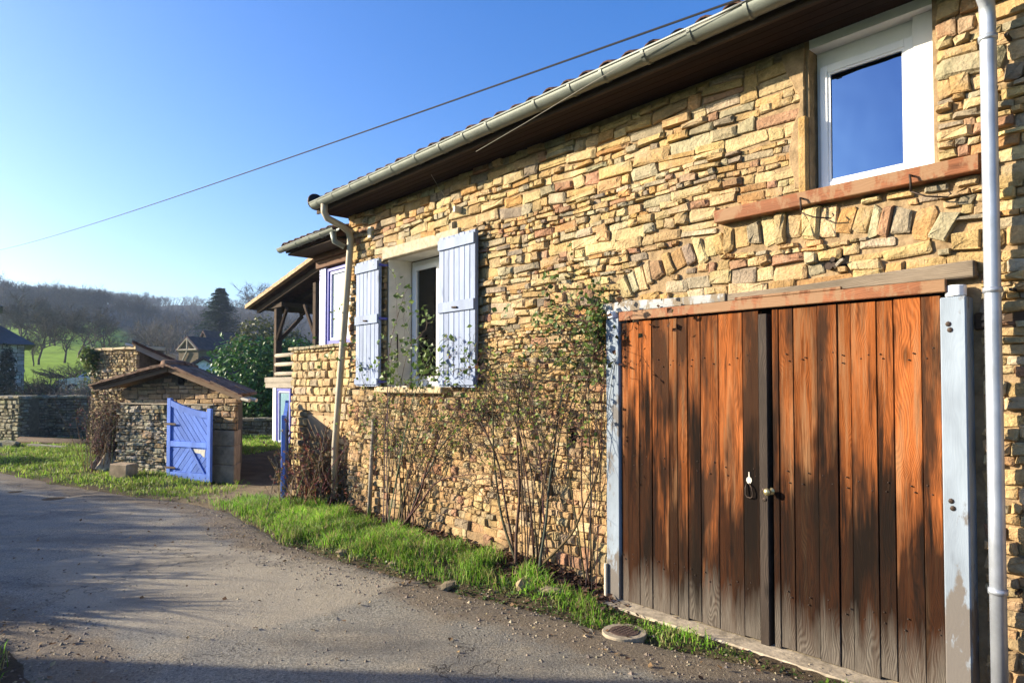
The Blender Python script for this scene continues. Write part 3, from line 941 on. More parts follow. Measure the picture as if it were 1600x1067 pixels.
def lathe(mb, c, axis, prof, n=12, col=(1, 1, 1)):
    axis = Vector(axis).normalized(); up = Vector((0, 0, 1)) if abs(axis.z) < .9 else Vector((1, 0, 0))
    a = axis.cross(up).normalized(); b = axis.cross(a); c = Vector(c)
    vs = []; fs = []
    for t, r in prof:
        for q in range(n):
            g_ = 2 * math.pi * q / n
            vs.append(tuple(c + axis * t + (a * math.cos(g_) + b * math.sin(g_)) * r))
    for i in range(len(prof) - 1):
        for q in range(n):
            A = i * n + q; B = i * n + (q + 1) % n
            fs.append((A, B, B + n, A + n))
    fs.append(tuple(range(n))[::-1]); fs.append(tuple(range((len(prof) - 1) * n, len(prof) * n)))
    mb.add(vs, fs, col); return mb
DT = 2.052
def leaf(edges, hinge, strip=None):
    lf = MB()
    for z in (.35, 1.05, 1.75): lf.box(L(edges[0], .028, z - .06), L(edges[-1], .006, z + .06))
    lo = lf.build('garage_door_leaf', M['post_dark'], house, origin=L(hinge, .03, 0))
    for a, b in zip(edges, edges[1:]):
        zb = .030 + rs_.uniform(-.012, .008)
        dj = rs_.uniform(-.005, .005)
        pb = MB().box(L(a - .0022, .082 + dj, zb), L(b + .0022, .034 + dj, DT + rs_.uniform(-.006, .003)))
        pb.build('plank', M['door_wood'], lo, origin=L((a + b) / 2, .05, 0), bevel=.0022)
    nl = MB()
    for a, b in zip(edges, edges[1:]):
        if abs(a - b) < .05: continue
        for z in (.33, .37, 1.03, 1.08, 1.73, 1.77):
            x = (a + b) / 2 + rs_.uniform(-.3, .3) * (a - b)
            lathe(nl, L(x, .082, z + rs_.uniform(-.015, .015)), (0, -1, 0), [(0, .0045), (.006, .004), (.0075, .001)], 6)
    nl.build('nail_heads', M['iron'], lo, kind='stuff')
    return lo
left_edges = [3.272, 3.204, 3.098, 2.988, 2.843, 2.773, 2.692, 2.593, 2.457, 2.283, 2.173]
right_edges = [2.088, 2.046, 1.956, 1.811, 1.697, 1.623, 1.487, 1.403, 1.268, 1.177]
leafL = leaf(left_edges, 3.27); leafR = leaf(right_edges, 1.18)
MB().box(L(2.170, .098, .02), L(2.112, .034, 2.03)).build('cover_strip', M['strip_wood'], leafL, origin=L(2.14, .06, 0), bevel=.004)
# ring pull with its back plate, knob, bolts
kb = MB()
kb.prism([(2.253, .985), (2.262, 1.0), (2.26, 1.015), (2.248, 1.025), (2.246, 1.055), (2.240, 1.055), (2.238, 1.025), (2.226, 1.015), (2.224, 1.0), (2.233, .985), (2.243, .978)], lambda a, b, t: L(a, t, b), .080, .090)
kb.build('handle_plate', M['steel'], leafL)
rp = [L(2.258, .090, .985), L(2.262, .100, .955), L(2.260, .102, .915), L(2.250, .101, .900), L(2.228, .101, .897), L(2.214, .101, .905), L(2.212, .102, .93), L(2.222, .1, .965), L(2.243, .09, .985)]
MB().tube(rp, .0042, 6).build('ring_pull', M['iron'], leafL, smooth=True)
lathe(MB(), L(2.100, .082, .952), (0, -1, 0), [(0, .022), (.004, .022), (.006, .009), (.03, .008), (.036, .016), (.046, .023), (.058, .022), (.066, .012), (.068, .002)]).build('knob', M['brass'], leafR, smooth=True)
for s, z, q in ((2.14, .955, .012), (2.135, .90, .012)):
    lathe(MB(), L(s, .096, z), (0, -1, 0), [(0, q), (.006, q), (.008, q * .6)], 8).build('bolt', M['iron'], leafL)
for s, z in ((1.135, 1.90), (1.128, 1.87), (1.135, 1.02), (1.128, .985)):
    lathe(MB(), L(s, .113, z), (0, -1, 0), [(0, .014), (.005, .013), (.008, .005)], 8).build('post_bolt', M['iron'], house)
mb = MB().tube([L(3.395, .115, .03), L(3.395, .115, .27)], .012, 8)
mb.build('hinge_strap', M['plaster_block'], house)

# exposed beam under the upper window with its iron hooks
MB().box(L(2.48, .085, 2.652), L(1.0, .0, 2.733)).build('window_beam', M['beam_red'], house, bevel=.004, origin=L(1.7, 0, 2.7))
for s in (1.885, 1.30):
    mb = MB(); mb.tube([L(s, .085, 2.69), L(s, .115, 2.688), L(s - .005, .122, 2.66), L(s - .006, .12, 2.60)], .006, 6)
    mb.tube([L(s - .006, .12, 2.60), L(s - .07, .10, 2.565), L(s - .16, .08, 2.545), L(s - .175, .075, 2.56), L(s - .165, .07, 2.575)], .0045, 6)
    mb.build('shutter_hook', M['iron'], house, smooth=True)

# putlog hole with broken pipe ends, small hole behind the roses
MB().box(L(1.80, .004, 2.27), L(1.66, -.1, 2.34)).build('wall_hole', M['dark'], house)
for s, z, q in ((1.765, 2.285, .022), (1.742, 2.322, .014), (1.735, 2.29, .013)):
    MB().tube([L(s, -.02, z), L(s - .004, .035, z - .004)], q, 10).build('pipe_end', M['iron'], house)
MB().tube([L(1.735, .01, 2.275), L(1.68, .055, 2.30), L(1.665, .06, 2.305)], [.013, .011, .008], 6).build('broken_stick', M['grey_wood'], house)
MB().box(L(3.86, .004, 1.14), L(3.76, -.1, 1.24)).build('wall_hole', M['dark'], house)
MB().box(L(7.10, .055, 3.30), L(7.02, 0, 3.43)).build('wall_block', M['plaster_block'], house, bevel=.006, label='white square block set in the wall near the corner')
MB().box(L(5.35, .10, 3.265), L(5.31, 0, 3.325)).build('wall_block', M['plaster_block'], house, bevel=.004)

# upper window
uw = thing_w = MB().box(L(1.875, -.10, 2.70), L(1.22, -.14, 3.66)).build('window', M['panel_white'], house, origin=L(1.5, -.1, 2.7), label='upper window reflecting the deep blue sky')
mb = MB()
mb.box(L(1.876, .0, 3.60), L(1.222, -.10, 3.655)); mb.build('window_head', M['panel_white'], uw)
def frame4(mb, s0, s1, z0, z1, w, d0, d1):
    mb.box(L(s0, d0, z0), L(s0 - w, d1, z1)); mb.box(L(s1 + w, d0, z0), L(s1, d1, z1))
    mb.box(L(s0 - w, d0, z0), L(s1 + w, d1, z0 + w)); mb.box(L(s0 - w, d0, z1 - w), L(s1 + w, d1, z1))
mb = MB(); frame4(mb, 1.845, 1.335, 2.755, 3.500, .045, -.066, -.099); mb.build('window_frame', M['upvc'], uw, bevel=.003)
mb = MB(); frame4(mb, 1.80, 1.38, 2.80, 3.455, .014, -.074, -.098); mb.build('sash', M['upvc'], uw)
MB().box(L(1.787, -.084, 2.813), L(1.393, -.088, 3.442)).build('pane', M['glass_sky'], uw)
MB().box(L(1.334, -.06, 2.74), L(1.224, -.099, 3.60)).build('side_panel', M['panel_white'], uw, bevel=.002)
MB().box(L(1.874, -.02, 2.735), L(1.224, -.099, 2.752)).build('window_sill', M['upvc'], uw, bevel=.002)

# lower window: reveal, frame, sill, lintel, room behind it
lw = MB()
lw.box(L(6.712, .0, 1.57), L(6.700, -.30, 3.02)); lw.box(L(5.512, .0, 1.57), L(5.500, -.30, 3.02)); lw.box(L(6.70, -.02, 3.01), L(5.512, -.30, 3.022)); lw.box(L(6.70, -.02, 1.566), L(5.512, -.30, 1.578))
lw = lw.build('window', M['reveal'], house, origin=L(6.1, 0, 1.57), label='ground floor window standing behind open shutters')
mb = MB(); frame4(mb, 6.69, 5.52, 1.58, 3.00, .055, -.30, -.355); mb.box(L(6.13, -.30, 1.635), L(6.06, -.355, 2.945)); mb.build('window_frame', M['upvc'], lw, bevel=.003)
mb = MB(); frame4(mb, 6.633, 6.132, 1.637, 2.943, .05, -.285, -.33); mb.build('sash', M['upvc'], lw, bevel=.003)
mb = MB(); frame4(mb, 6.058, 5.577, 1.637, 2.943, .05, -.285, -.33); mb.build('sash', M['upvc'], lw, bevel=.003)
MB().box(L(6.582, -.306, 1.688), L(6.183, -.310, 2.892)).build('pane', M['glass'], lw)
MB().box(L(6.007, -.306, 1.688), L(5.628, -.310, 2.892)).build('pane', M['glass'], lw)
MB().tube([L(6.698, -.10, 1.86), L(6.69, -.11, 1.87), L(6.69, -.11, 2.16), L(6.698, -.1, 2.17)], .008, 6).build('grab_bar', M['iron'], lw)
mb = MB()
mb.box(L(7.19, -.45, 1.32), L(7.15, -3.2, 3.3)); mb.box(L(4.0, -.45, 1.32), L(3.96, -3.2, 3.3)); mb.box(L(7.15, -3.16, 1.32), L(4.0, -3.2, 3.3)); mb.box(L(7.15, -.45, 3.26), L(4.0, -3.16, 3.3))
mb.build('room_wall', M['room'], house)
MB().box(L(6.60, -.40, 1.62), L(6.36, -.42, 2.75)).build('brightening_board', M['room'], lw)  # cream board added behind the glass to catch sun and brighten the window
MB().box(L(6.78, .045, 3.005), L(5.33, -.05, 3.128)).build('window_lintel', M['lintel'], house, bevel=.008)
MB().box(L(6.85, .10, 1.505), L(5.54, -.06, 1.568)).build('window_sill', M['sill'], house, bevel=.01)

def shutter(s0, s1, z0, z1, n, tilt):
    d0, d1 = .075, .105
    fr = MB()
    for zz in (z0 + .17, z1 - .19, (z0 + z1) / 2 + .03): fr.box(L(s0 - .004, d1 + .022, zz - .055), L(s1 + .004, d1 + .0005, zz + .055))
    root = MB().box(L(s0, d0 + .004, z0 + .01), L(s1, d0 - .004, z1 - .01)).build('shutter', M['shutter'], house, origin=L((s0 + s1) / 2, d0, z0))
    for zz in (z0 + .02, z1 - .13, (z0 + z1) / 2 - .01):
        hgt = .10 if zz > z0 + .1 else .07
        MB().box(L(s0 - .003, d1 + .020, zz - .0), L(s1 + .003, d1 + .0006, zz + hgt)).build('batten', M['shutter'], root, bevel=.003, origin=L(s0, d1, zz))
    w = (s0 - s1) / n
    for i in range(n):
        a = s0 - i * w
        MB().box(L(a - .0025, d1 + rs_.uniform(-.001, .001), z0 + rs_.uniform(-.003, .003)), L(a - w + .0025, d0 + .005, z1 + rs_.uniform(-.003, .003))).build('board', M['shutter'], root, bevel=.003, origin=L(a - w / 2, d1, z0))
    for zz in (z0 + .05, z1 - .08, (z0 + z1) / 2 + .04):
        hx = s1 if tilt > 0 else s0
        MB().box(L(hx + .02, .10, zz - .012), L(hx - .02, .0, zz + .012)).build('hinge', M['frame_blue'], root)
    MB().tube([L((s0 + s1) / 2 + .04, d1 + .024, (z0 + z1) / 2 + .03), L((s0 + s1) / 2 - .04, d1 + .03, (z0 + z1) / 2 + .025)], .010, 6).build('latch', M['iron'], root)
    return root
shutter(7.27, 6.745, 1.575, 3.02, 6, 1)['label'] = 'left pale blue board shutter folded back on the wall'
shutter(5.57, 4.985, 1.570, 3.045, 7, -1)['label'] = 'right pale blue board shutter folded back on the wall'

# roof: eave boards, gutter, tiles
RS0, RS1 = 7.70, -5.2
roof = MB()
ridge_d, ridge_z, eave_d, eave_z = -3.0, 5.25, .36, 3.73
roof.prism([(eave_d, eave_z), (ridge_d, ridge_z), (-6.9, 3.73), (-6.9, 3.80), (ridge_d, ridge_z + .09), (eave_d, eave_z + .06)], lambda a, b, t: L(t, a, b), RS0, RS1)
roof = roof.build('roof', M['tile'], house, origin=L(3, 0, 3.7))
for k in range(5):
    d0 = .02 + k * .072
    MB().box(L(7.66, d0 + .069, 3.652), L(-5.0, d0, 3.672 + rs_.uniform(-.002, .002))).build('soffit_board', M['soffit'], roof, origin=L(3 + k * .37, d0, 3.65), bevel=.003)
MB().box(L(7.70, .405, 3.64), L(-5.1, .383, 3.745)).build('fascia', M['beam_dark'], roof, origin=L(3, .4, 3.65))
MB().box(L(7.72, .385, 3.66), L(7.701, -3, 3.78)).build('verge_board', M['beam_dark'], roof)
MB().box(L(WEND - .01, -.03, 3.655), L(-4.9, -.40, 3.93)).build('wall_head', M['beam_dark'], house)
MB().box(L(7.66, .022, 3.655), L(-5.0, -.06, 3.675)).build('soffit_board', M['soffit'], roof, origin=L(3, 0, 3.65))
tile_mb = MB()
seg = 7
for (y0, y1) in ((0, .34),):
    vs = []; fs = []
    for t, r_, zz in ((0.0, .078, 0.0), (.40, .068, .16)):
        for q in range(seg + 1):
            a = math.pi * q / seg
            vs.append((math.cos(a) * r_, t, math.sin(a) * r_ * .9 + zz))
        for q in range(seg + 1):
            a = math.pi * q / seg
            vs.append((math.cos(a) * (r_ - .014), t, math.sin(a) * (r_ - .014) * .9 + zz))
    n_ = seg + 1
    for q in range(seg):
        fs.append((q, q + 1, q + 1 + 2 * n_, q + 2 * n_)); fs.append((n_ + q + 1, n_ + q, n_ + q + 2 * n_, n_ + q + 1 + 2 * n_)); fs.append((q + 1, q, n_ + q, n_ + q + 1))
    tile_mb.add(vs, fs)
tile_me = tile_mb.mesh('roof_tile', M['tile'], True)
s = 7.62
while s > -1.0:
    o = link_mesh('roof_tile', tile_me, roof, origin=L(s, .42, 3.774 + rs_.uniform(-.008, .008)))
    o.rotation_euler = (rs_.uniform(-.03, .03), 0, rs_.uniform(-.05, .05))
    s -= .195 + rs_.uniform(-.006, .006)
# gutter
def gutter(mb, s0, s1, d, z, r, fall=0.0, n=10):
    for rr, sgn in ((r, 1), (r - .004, -1)):
        vs = []; fs = []
        for k, s in enumerate((s0, s1)):
            for q in range(n + 1):
                a = math.pi + math.pi * q / n
                vs.append(L(s, d - math.cos(a) * rr, z + math.sin(a) * rr + fall * k))
        for q in range(n):
            f = (q, q + 1, q + n + 2, q + n + 1)
            fs.append(f if sgn > 0 else f[::-1])
        mb.add(vs, fs)
    return mb
GD, GZ, GR = .470, 3.738, .066
gut = gutter(MB(), 7.62, -5.1, GD, GZ, GR)
gut.tube([L(7.62, GD + GR, GZ), L(-5.1, GD + GR, GZ)], .009, 6)
gut = gut.build('gutter', M['zinc'], house, origin=L(3, GD, GZ), smooth=True)
for s in [7.45, 7.057, 6.641, 6.232, 5.796, 5.376, 4.984, 4.626, 4.307, 3.733, 3.365, 3.063, 2.709, 2.361, 1.989, 1.5, 1.0, .5]:
    mb = gutter(MB(), s + .012, s - .012, GD, GZ, GR + .006, 0, 10)
    mb.build('gutter_bracket', M['zinc'], gut, smooth=True)
mb = MB(); lathe(mb, L(7.622, GD - .02, GZ + .03), (-1, 0, 0), [(0, .095), (.02, .10), (.05, .085), (.055, .02)], 16); mb.build('gutter_end', M['iron'], gut, smooth=True)
# left downpipe: swan neck, then down to the left
dp = MB().tube([L(7.36, GD, GZ - .05), L(7.36, GD, GZ - .15), L(7.365, GD - .04, GZ - .21), L(7.39, .22, GZ - .27), L(7.41, .13, GZ - .32), L(7.425, .10, GZ - .40), L(7.43, .10, GZ - .50), L(7.79, .10, .85), L(7.80, .10, .2)], .040, 12)
dp.build('downpipe', M['pvc_pipe'], house, smooth=True, origin=L(7.5, .1, .1))
# right downpipe
dp = MB().tube([L(.945, GD, GZ - .05), L(.945, GD, GZ - .14), L(.945, .25, GZ - .24), L(.945, .13, GZ - .30), L(.945, .12, GZ - .38), L(.945, .12, 1.0), L(.945, .12, .03)], .035, 16).build('downpipe', M['zinc_new'], house, smooth=True, origin=L(.945, .12, .1), label='bright zinc downpipe on the right')
for z in (3.27, 2.05, .62, .08):
    MB().tube([L(.945, .12, z - .012), L(.945, .12, z + .012)], .041, 16).build('pipe_clip', M['zinc_new'], dp, smooth=True)
    MB().box(L(.885, .10, z - .006), L(.87, .0, z + .006)).build('pipe_clip', M['iron'], dp)

# ------------------------------------------------------------------ ANNEX
annex = thing('stone_annex', 'small annex of squared stone with lilac framed window and brown boards at the house end', 'house annex', L(8.6, -.1, 0), HOUSE)
AD = -.12
MB().box(L(9.55, AD, -.2), L(7.61, AD - .42, 2.09)).build('wall', M['mortar'], annex)
MB().box(L(9.55, AD - .42, -.2), L(9.15, -4.0, 2.09)).build('wall', M['mortar'], annex)
ra = random.Random(21)
sts = lay_courses(7.64, 9.55, 0.0, 2.08, ra, [.10, .105, .11, .12], [1.2, 1.6, 1.9, 2.1], lambda lo, hi: [(8.10, 9.02)] if hi > .86 and lo < 1.18 else [], big=0, split=0, wave=.003)
AN = [(5, (0.50, 0.37, 0.19)), (2, (0.46, 0.33, 0.17)), (1, (0.42, 0.34, 0.22))]
emit_stones(sts, lambda r, s, z: pick(r, AN), annex, lambda s, z, d: L(s, AD + d, z), M['stone'], ra, lambda r: r.uniform(.03, .05), lambda q: q[2] * q[3], 300, gap=.008)
sts = lay_courses(.45, 3.6, 0.0, 2.08, ra, [.12, .14], [1.3, 1.8, 2.2], big=0, split=0)
rest = MB()
for q in sts: stone_shape(rest, *q[:4], ra.uniform(.02, .04), pick(ra, AN), ra, 0, .008, -.03, lambda a, z, d: L(9.55 + d, -a, z))
rest.build('stones', M['stone'], annex, smooth=True, kind='stuff')
MB().box(L(9.00, AD + .03, .87), L(8.11, AD, 1.18)).build('rendered_panel', M['sand_panel'], annex, bevel=.004)
for k in range(11):
    s = 9.60 - k * .18
    MB().box(L(s, AD + .06, 2.083), L(s - .172, AD - .45, 2.125), (.30, .25, .16), j=.005, rng=ra).build('coping_stone', M['stone_old'], annex, bevel=.006, origin=L(s, AD, 2.1))
win = MB(); win.box(L(8.76, AD - .02, 2.126), L(8.58, AD - .14, 3.17))
win = win.build('window', M['frame_lilac'], annex, origin=L(8.4, AD, 2.12))
mb = MB(); frame4(mb, 8.578, 7.75, 2.13, 3.16, .05, AD - .04, AD - .13); mb.build('window_frame', M['frame_blue'], win, bevel=.004)
mb = MB(); frame4(mb, 8.526, 7.80, 2.182, 3.108, .035, AD - .06, AD - .12); mb.build('sash', M['frame_lilac'], win)
MB().box(L(8.49, AD - .085, 2.218), L(7.836, AD - .092, 3.072)).build('pane', M['glass_frost'], win)
MB().box(L(8.76, AD - .02, 3.0), L(8.72, -3.0, 3.17)).build('side_board', M['post_dark'], annex)
MB().box(L(8.76, AD - .142, 2.13), L(8.70, -3.0, 3.0)).build('side_wall', M['frame_lilac'], annex)
MB().box(L(8.80, AD + .02, 3.172), L(7.62, AD - .10, 3.272)).build('cladding_board', M['clad'], annex, bevel=.004, origin=L(8.2, AD, 3.2))
MB().box(L(8.80, AD + .045, 3.275), L(7.62, AD - .10, 3.355)).build('cladding_board', M['clad'], annex, bevel=.004, origin=L(8.1, AD, 3.3))
ar = MB()
ar.prism([(.22, 3.385), (-3.0, 4.1), (-3.0, 4.17), (.22, 3.44)], lambda a, b, t: L(t, a, b), 9.05, 7.62)
ar = ar.build('roof', M['tile'], annex, origin=L(8.3, 0, 3.4))
MB().box(L(9.02, .20, 3.355), L(7.62, AD - .1, 3.378)).build('soffit_board', M['beam_dark'], ar)
s = 8.98
while s > 7.6:
    o = link_mesh('roof_tile', tile_me, ar, origin=L(s, .29, 3.445)); o.rotation_euler = (-.12, 0, ra.uniform(-.05, .05)); s -= .19
ag = gutter(MB(), 9.1, 7.45, .28, 3.438, .05, .02)
ag.tube([L(9.1, .33, 3.438), L(7.45, .33, 3.458)], .007, 6)
ag = ag.build('gutter', M['zinc'], annex, smooth=True, origin=L(8.3, .28, 3.43))
for s in (8.9, 8.5, 8.1, 7.8): gutter(MB(), s + .01, s - .01, .28, 3.438, .055).build('gutter_bracket', M['zinc'], ag, smooth=True)
MB().tube([L(7.52, .28, 3.41), L(7.50, .27, 3.30), L(7.46, .16, 3.24)], [.04, .035, .03], 10).build('gutter_outlet', M['zinc'], ag, smooth=True)

# ------------------------------------------------------------------ BALCONY WING in the yard
wing = thing('balcony_wing', 'timber balcony under a lean-to roof above a blue glazed door in the yard', 'balcony', L(16.5, -3, 0), HOUSE)
BD = -3.0
MB().box(L(16.35, BD - .3, -.2), L(9.7, BD - .7, 1.49)).build('wall', M['render'], wing)
MB().box(L(17.95, BD + .05, 1.64), L(14.6, BD - .12, 1.775)).build('deck_beam', M['grey_wood'], wing, bevel=.006, origin=L(16, BD, 1.6))
MB().box(L(17.92, BD + .04, 1.50), L(14.6, BD - .12, 1.635)).build('deck_beam', M['grey_wood'], wing, bevel=.006, origin=L(15.6, BD, 1.5))
MB().box(L(17.8, BD - .122, 1.60), L(14.6, BD - 2.6, 1.70)).build('deck', M['beam_dark'], wing)
for (s, d) in ((17.35, BD - .02), (15.05, BD - .02), (17.35, BD - 2.4), (15.05, BD - 2.4)):
    MB().box(L(s + .08, d + .04, 1.776), L(s - .08, d - .12, 3.55 - (s - 17.35) * .186)).build('post', M['post_dark'], wing, bevel=.008, origin=L(s, d, 1.7))
    MB().tube([L(s - .05 if s > 16 else s + .05, d, 2.75), L(s - .65 if s > 16 else s + .6, d, 3.5)], .05, 6).build('brace', M['post_dark'], wing)
    MB().tube([L(s, d - .1, 2.75), L(s, d - .7, 3.4)], .05, 6).build('brace', M['post_dark'], wing)
for z in (1.86, 2.10, 2.33):
    MB().tube([L(17.30, BD + .0, z), L(15.1, BD + .0, z)], .052, 8).build('rail', M['grey_wood'], wing, smooth=True, origin=L(16 + z, BD, z))
br = MB()
def rz(s): return 3.62 + (18.6 - s) * .184
br.prism([(18.62, rz(18.62)), (14.4, rz(14.4)), (14.4, rz(14.4) + .07), (18.62, rz(18.62) + .07)], lambda a, b, t: L(a, t, b), BD + .22, BD - 3.4)
br = br.build('roof', M['tile'], wing, origin=L(16.5, BD, 3.9))
for k in range(9):
    s = 18.64 - k * .47
    MB().prism([(s, rz(s) + .02), (s - .46, rz(s - .46) + .02), (s - .46, rz(s - .46) + .11), (s, rz(s) + .125)], lambda a, b, t: L(a, t, b), BD + .34, BD + .14).build('verge_tile', M['tile_sunlit'], br)
for k in range(6):
    d = BD + .1 - k * .6
    MB().prism([(18.4, rz(18.4) - .14), (14.5, rz(14.5) - .14), (14.5, rz(14.5) - .01), (18.4, rz(18.4) - .01)], lambda a, b, t: L(a, t, b), d, d - .09).build('rafter', M['beam_dark'], br)
MB().box(L(17.9, BD - .0, rz(17.35) - .27), L(17.0, BD - 2.6, rz(17.35) - .15)).build('wall_plate', M['beam_dark'], wing)
MB().box(L(17.5, BD - 2.42, 3.2), L(14.6, BD - 2.5, 3.35)).build('tie_beam', M['beam_dark'], wing)
dr = MB(); frame4(dr, 17.20, 16.36, .06, 1.49, .06, BD + .02, BD - .08)
dr = dr.build('glazed_door', M['frame_blue'], wing, origin=L(16.8, BD, .06))
mb = MB(); frame4(mb, 17.138, 16.42, .122, 1.428, .045, BD + .005, BD - .06); mb.build('sash', M['frame_lilac'], dr)
MB().box(L(17.09, BD - .03, .17), L(16.467, BD - .036, 1.38)).build('pane', M['glass_door'], dr)
MB().box(L(16.50, BD + .035, .66), L(16.47, BD + .006, .74)).build('handle', M['iron'], dr)
MB().box(L(17.42, BD + .04, -.1), L(17.205, BD - .10, 1.497)).build('post', M['panel_white'], wing, bevel=.006)

# ------------------------------------------------------------------ GATES
def clip(poly, a, b, c):
    """keep a*x + b*y <= c"""
    out = []
    for i in range(len(poly)):
        p, q = poly[i], poly[(i + 1) % len(poly)]
        fp, fq = a * p[0] + b * p[1] - c, a * q[0] + b * q[1] - c
        if fp <= 0: out.append(p)
        if fp * fq < 0:
            t = fp / (fp - fq); out.append((p[0] + (q[0] - p[0]) * t, p[1] + (q[1] - p[1]) * t))
    return out


def gate(label, hinge, tip, lefthand=True):
    """x runs from the hinge to the tip"""
    h3, t3 = Vector((*hinge, 0)), Vector((*tip, 0)); w = (t3 - h3).length
    fr = Matrix.Translation(h3) @ Matrix.Rotation(math.atan2(t3.y - h3.y, t3.x - h3.x), 4, 'Z')
    sg = 1 if lefthand else -1
    def P(a, b, t): return (a, -t * sg, b)
    root = thing('garden_gate', label, 'gate', (0, 0, 0.03), fr, 'blue wooden gate leaves at the yard entrance')
    z0 = .05; ht, lt = 1.37, 1.15
    def topz(x):
        f = x / w
        return lt + (ht - lt) * (1 - f) ** 1.6 * (1 - .12 * f) + .0
    def bar(x0, x1, za, zb, t0, t1, nm, m=M['gate_blue']):
        MB().prism([(x0, za), (x1, za), (x1, zb), (x0, zb)], P, t0, t1).build(nm, m, root, bevel=.004, origin=P((x0 + x1) / 2, 0, za))
    bar(0, .085, z0, ht, -.022, .026, 'stile'); bar(w - .085, w, z0, lt + .06, -.022, .026, 'stile')
    bar(.0855, w - .0855, z0, z0 + .12, -.020, .024, 'bottom_rail'); bar(.0855, w - .0855, .58, .67, -.020, .024, 'middle_rail')
    N_ = 10; xs_ = [.0855 + (w - .171) * i / N_ for i in range(N_ + 1)]
    low = [(x, topz(x) - .10) for x in xs_]; up_ = [(x, topz(x) - .0) for x in xs_]
    tr = MB()
    for i in range(N_): tr.prism([low[i], low[i + 1], up_[i + 1], up_[i]], P, -.020, .024)
    tr.build('top_rail', M['gate_blue'], root)
    rg = random.Random(3)
    for (za, zb, sgn) in ((.672, None, 1), (z0 + .122, .578, -1)):
        if zb is None: panel = [(.087, za), (w - .087, za)] + [(x, topz(x) - .06) for x in reversed(xs_)]
        else: panel = [(.087, za), (w - .087, za), (w - .087, zb), (.087, zb)]
        bwid = .088; k = -30
        c45 = math.cos(rad(48)); s45 = math.sin(rad(48))
        while k < 40:
            A = (s45, sgn * c45)
            lo_, hi_ = k * bwid + .5 * sgn, (k + 1) * bwid - .005 + .5 * sgn
            pl = clip(clip(panel, A[0], A[1], hi_), -A[0], -A[1], -lo_)
            if len(pl) > 2:
                dj = rg.uniform(-.002, .002)
                MB().prism(pl, P, -.014, .004 + dj).build('board', M['gate_blue'], root, bevel=.0022, origin=P(pl[0][0], pl[0][1], 0))
            k += 1
    br = [(w * .50, .575), (w * .565, .575), (w - .12, z0 + .125), (w - .18, z0 + .125)]
    MB().prism(br, P, .0062, .022).build('brace', M['gate_blue'], root, bevel=.003)
    if lefthand:
        MB().prism([(w * .55, .56), (w - .13, .555), (w - .15, .43), (w - .19, .45), (w - .24, .49), (w * .62, .50)], P, .0064, .0075).build('peeled_paint', M['flake'], root)
    for z in (.22, .93):
        bar(-.05, .22, z, z + .035, .0265, .033, 'hinge_strap', M['iron'])
    for i in range(7):
        x = .1 + i * (w - .2) / 6
        lathe(MB(), P(x, z0 + .06, .024), (0, -sg, 0), [(0, .008), (.004, .007)], 6).build('bolt', M['iron'], root)
    return root
gate('blue diagonal-board gate leaf standing open against the little stone shed', (-5.67, 11.28), (-4.76, 10.85))
gate('blue gate leaf seen edge-on against the annex wall', (-3.18, 9.66), (-2.86, 8.55), False)

# ------------------------------------------------------------------ LITTLE SHED
# its side walls run back askew, along the boundary
class SMB(MB):
    def build(s, *a, **k):
        s.v = [(SK * x - .93 * max(0.0, y - .06), y, z) for x, y, z in s.v]
        return MB.build(s, *a, **k)
shed = thing('stone_shed', 'low stone shed with a tiled gable roof behind the open blue gate leaf', 'shed', (1.1, 0, 0), SHED)
rsd = random.Random(31)
AX, SW = 1.17, 2.25
def apexz(x): return 1.90 - (.225 * (AX - x) if x < AX else .35 * (x - AX))
SMB().box((0, .0, -.2), (1.84, .35, 1.26)).build('wall', M['mortar_dark'], shed)
mb = SMB(); mb.prism([(.03, 1.26), (SW, 1.26), (SW, apexz(SW) - .10), (AX, apexz(AX) - .10), (.03, apexz(.03) - .10)], lambda a, b, t: (a, t, b), .06, .35)
mb.box((.0, .351, -.2), (.3, 2.0, 1.45)); mb.box((SW - .3, .351, -.2), (SW, 2.0, 1.35)); mb.box((.3, 1.7, -.2), (SW - .3, 2.0, 1.3)); mb.build('wall', M['mortar_dark'], shed)
OLD = [(4, (0.40, 0.35, 0.24)), (3, (0.50, 0.45, 0.33)), (2, (0.27, 0.22, 0.14)), (1, (0.40, 0.29, 0.16))]
sts = lay_courses(.0, 1.84, -.05, 1.25, rsd, [.045, .055, .065, .08], [1.2, 1.8, 2.6], big=.05)
emit_stones(sts, lambda r, a, b: pick(r, OLD), shed, lambda a, b, d: (SK * a, -d, b), M['stone_old'], rsd, lambda r: r.uniform(.03, .07), lambda q: q[2] * q[3], 190, gap=.004)
sts = [q for q in lay_courses(.03, SW, 1.27, 1.86, rsd, [.06, .07, .085], [2.0, 2.8, 3.4], big=0, split=.05) if q[1] + q[3] / 2 < apexz(q[0]) - .12 and not (AX - .08 < q[0] < AX + .10 and q[1] > 1.58)]
TAN = [(4, (0.42, 0.29, 0.16)), (2, (0.35, 0.235, 0.125)), (1, (0.48, 0.36, 0.21))]
emit_stones(sts, lambda r, a, b: pick(r, TAN), shed, lambda a, b, d: (SK * a, .06 - d, b), M['stone'], rsd, lambda r: r.uniform(.02, .035), lambda q: q[2] * q[3], 110, gap=.003)
SMB().box((AX - .05, .03, 1.60), (AX + .06, .10, 1.73)).build('vent_hole', M['dark'], shed)
SMB().box((.0, -.04, 1.252), (1.86, .05, 1.272)).build('ledge', M['lintel'], shed, bevel=.004)
for z0, z1, x0, x1, y in ((-.2, .30, 1.845, 2.27, -.06), (.304, .60, 1.85, 2.265, -.055), (.604, .85, 1.845, 2.27, -.06)):
    SMB().box((x0, y, z0), (x1, .38, z1)).build('pillar_block', M['concrete'], shed, bevel=.012, origin=(2, 0, z0))
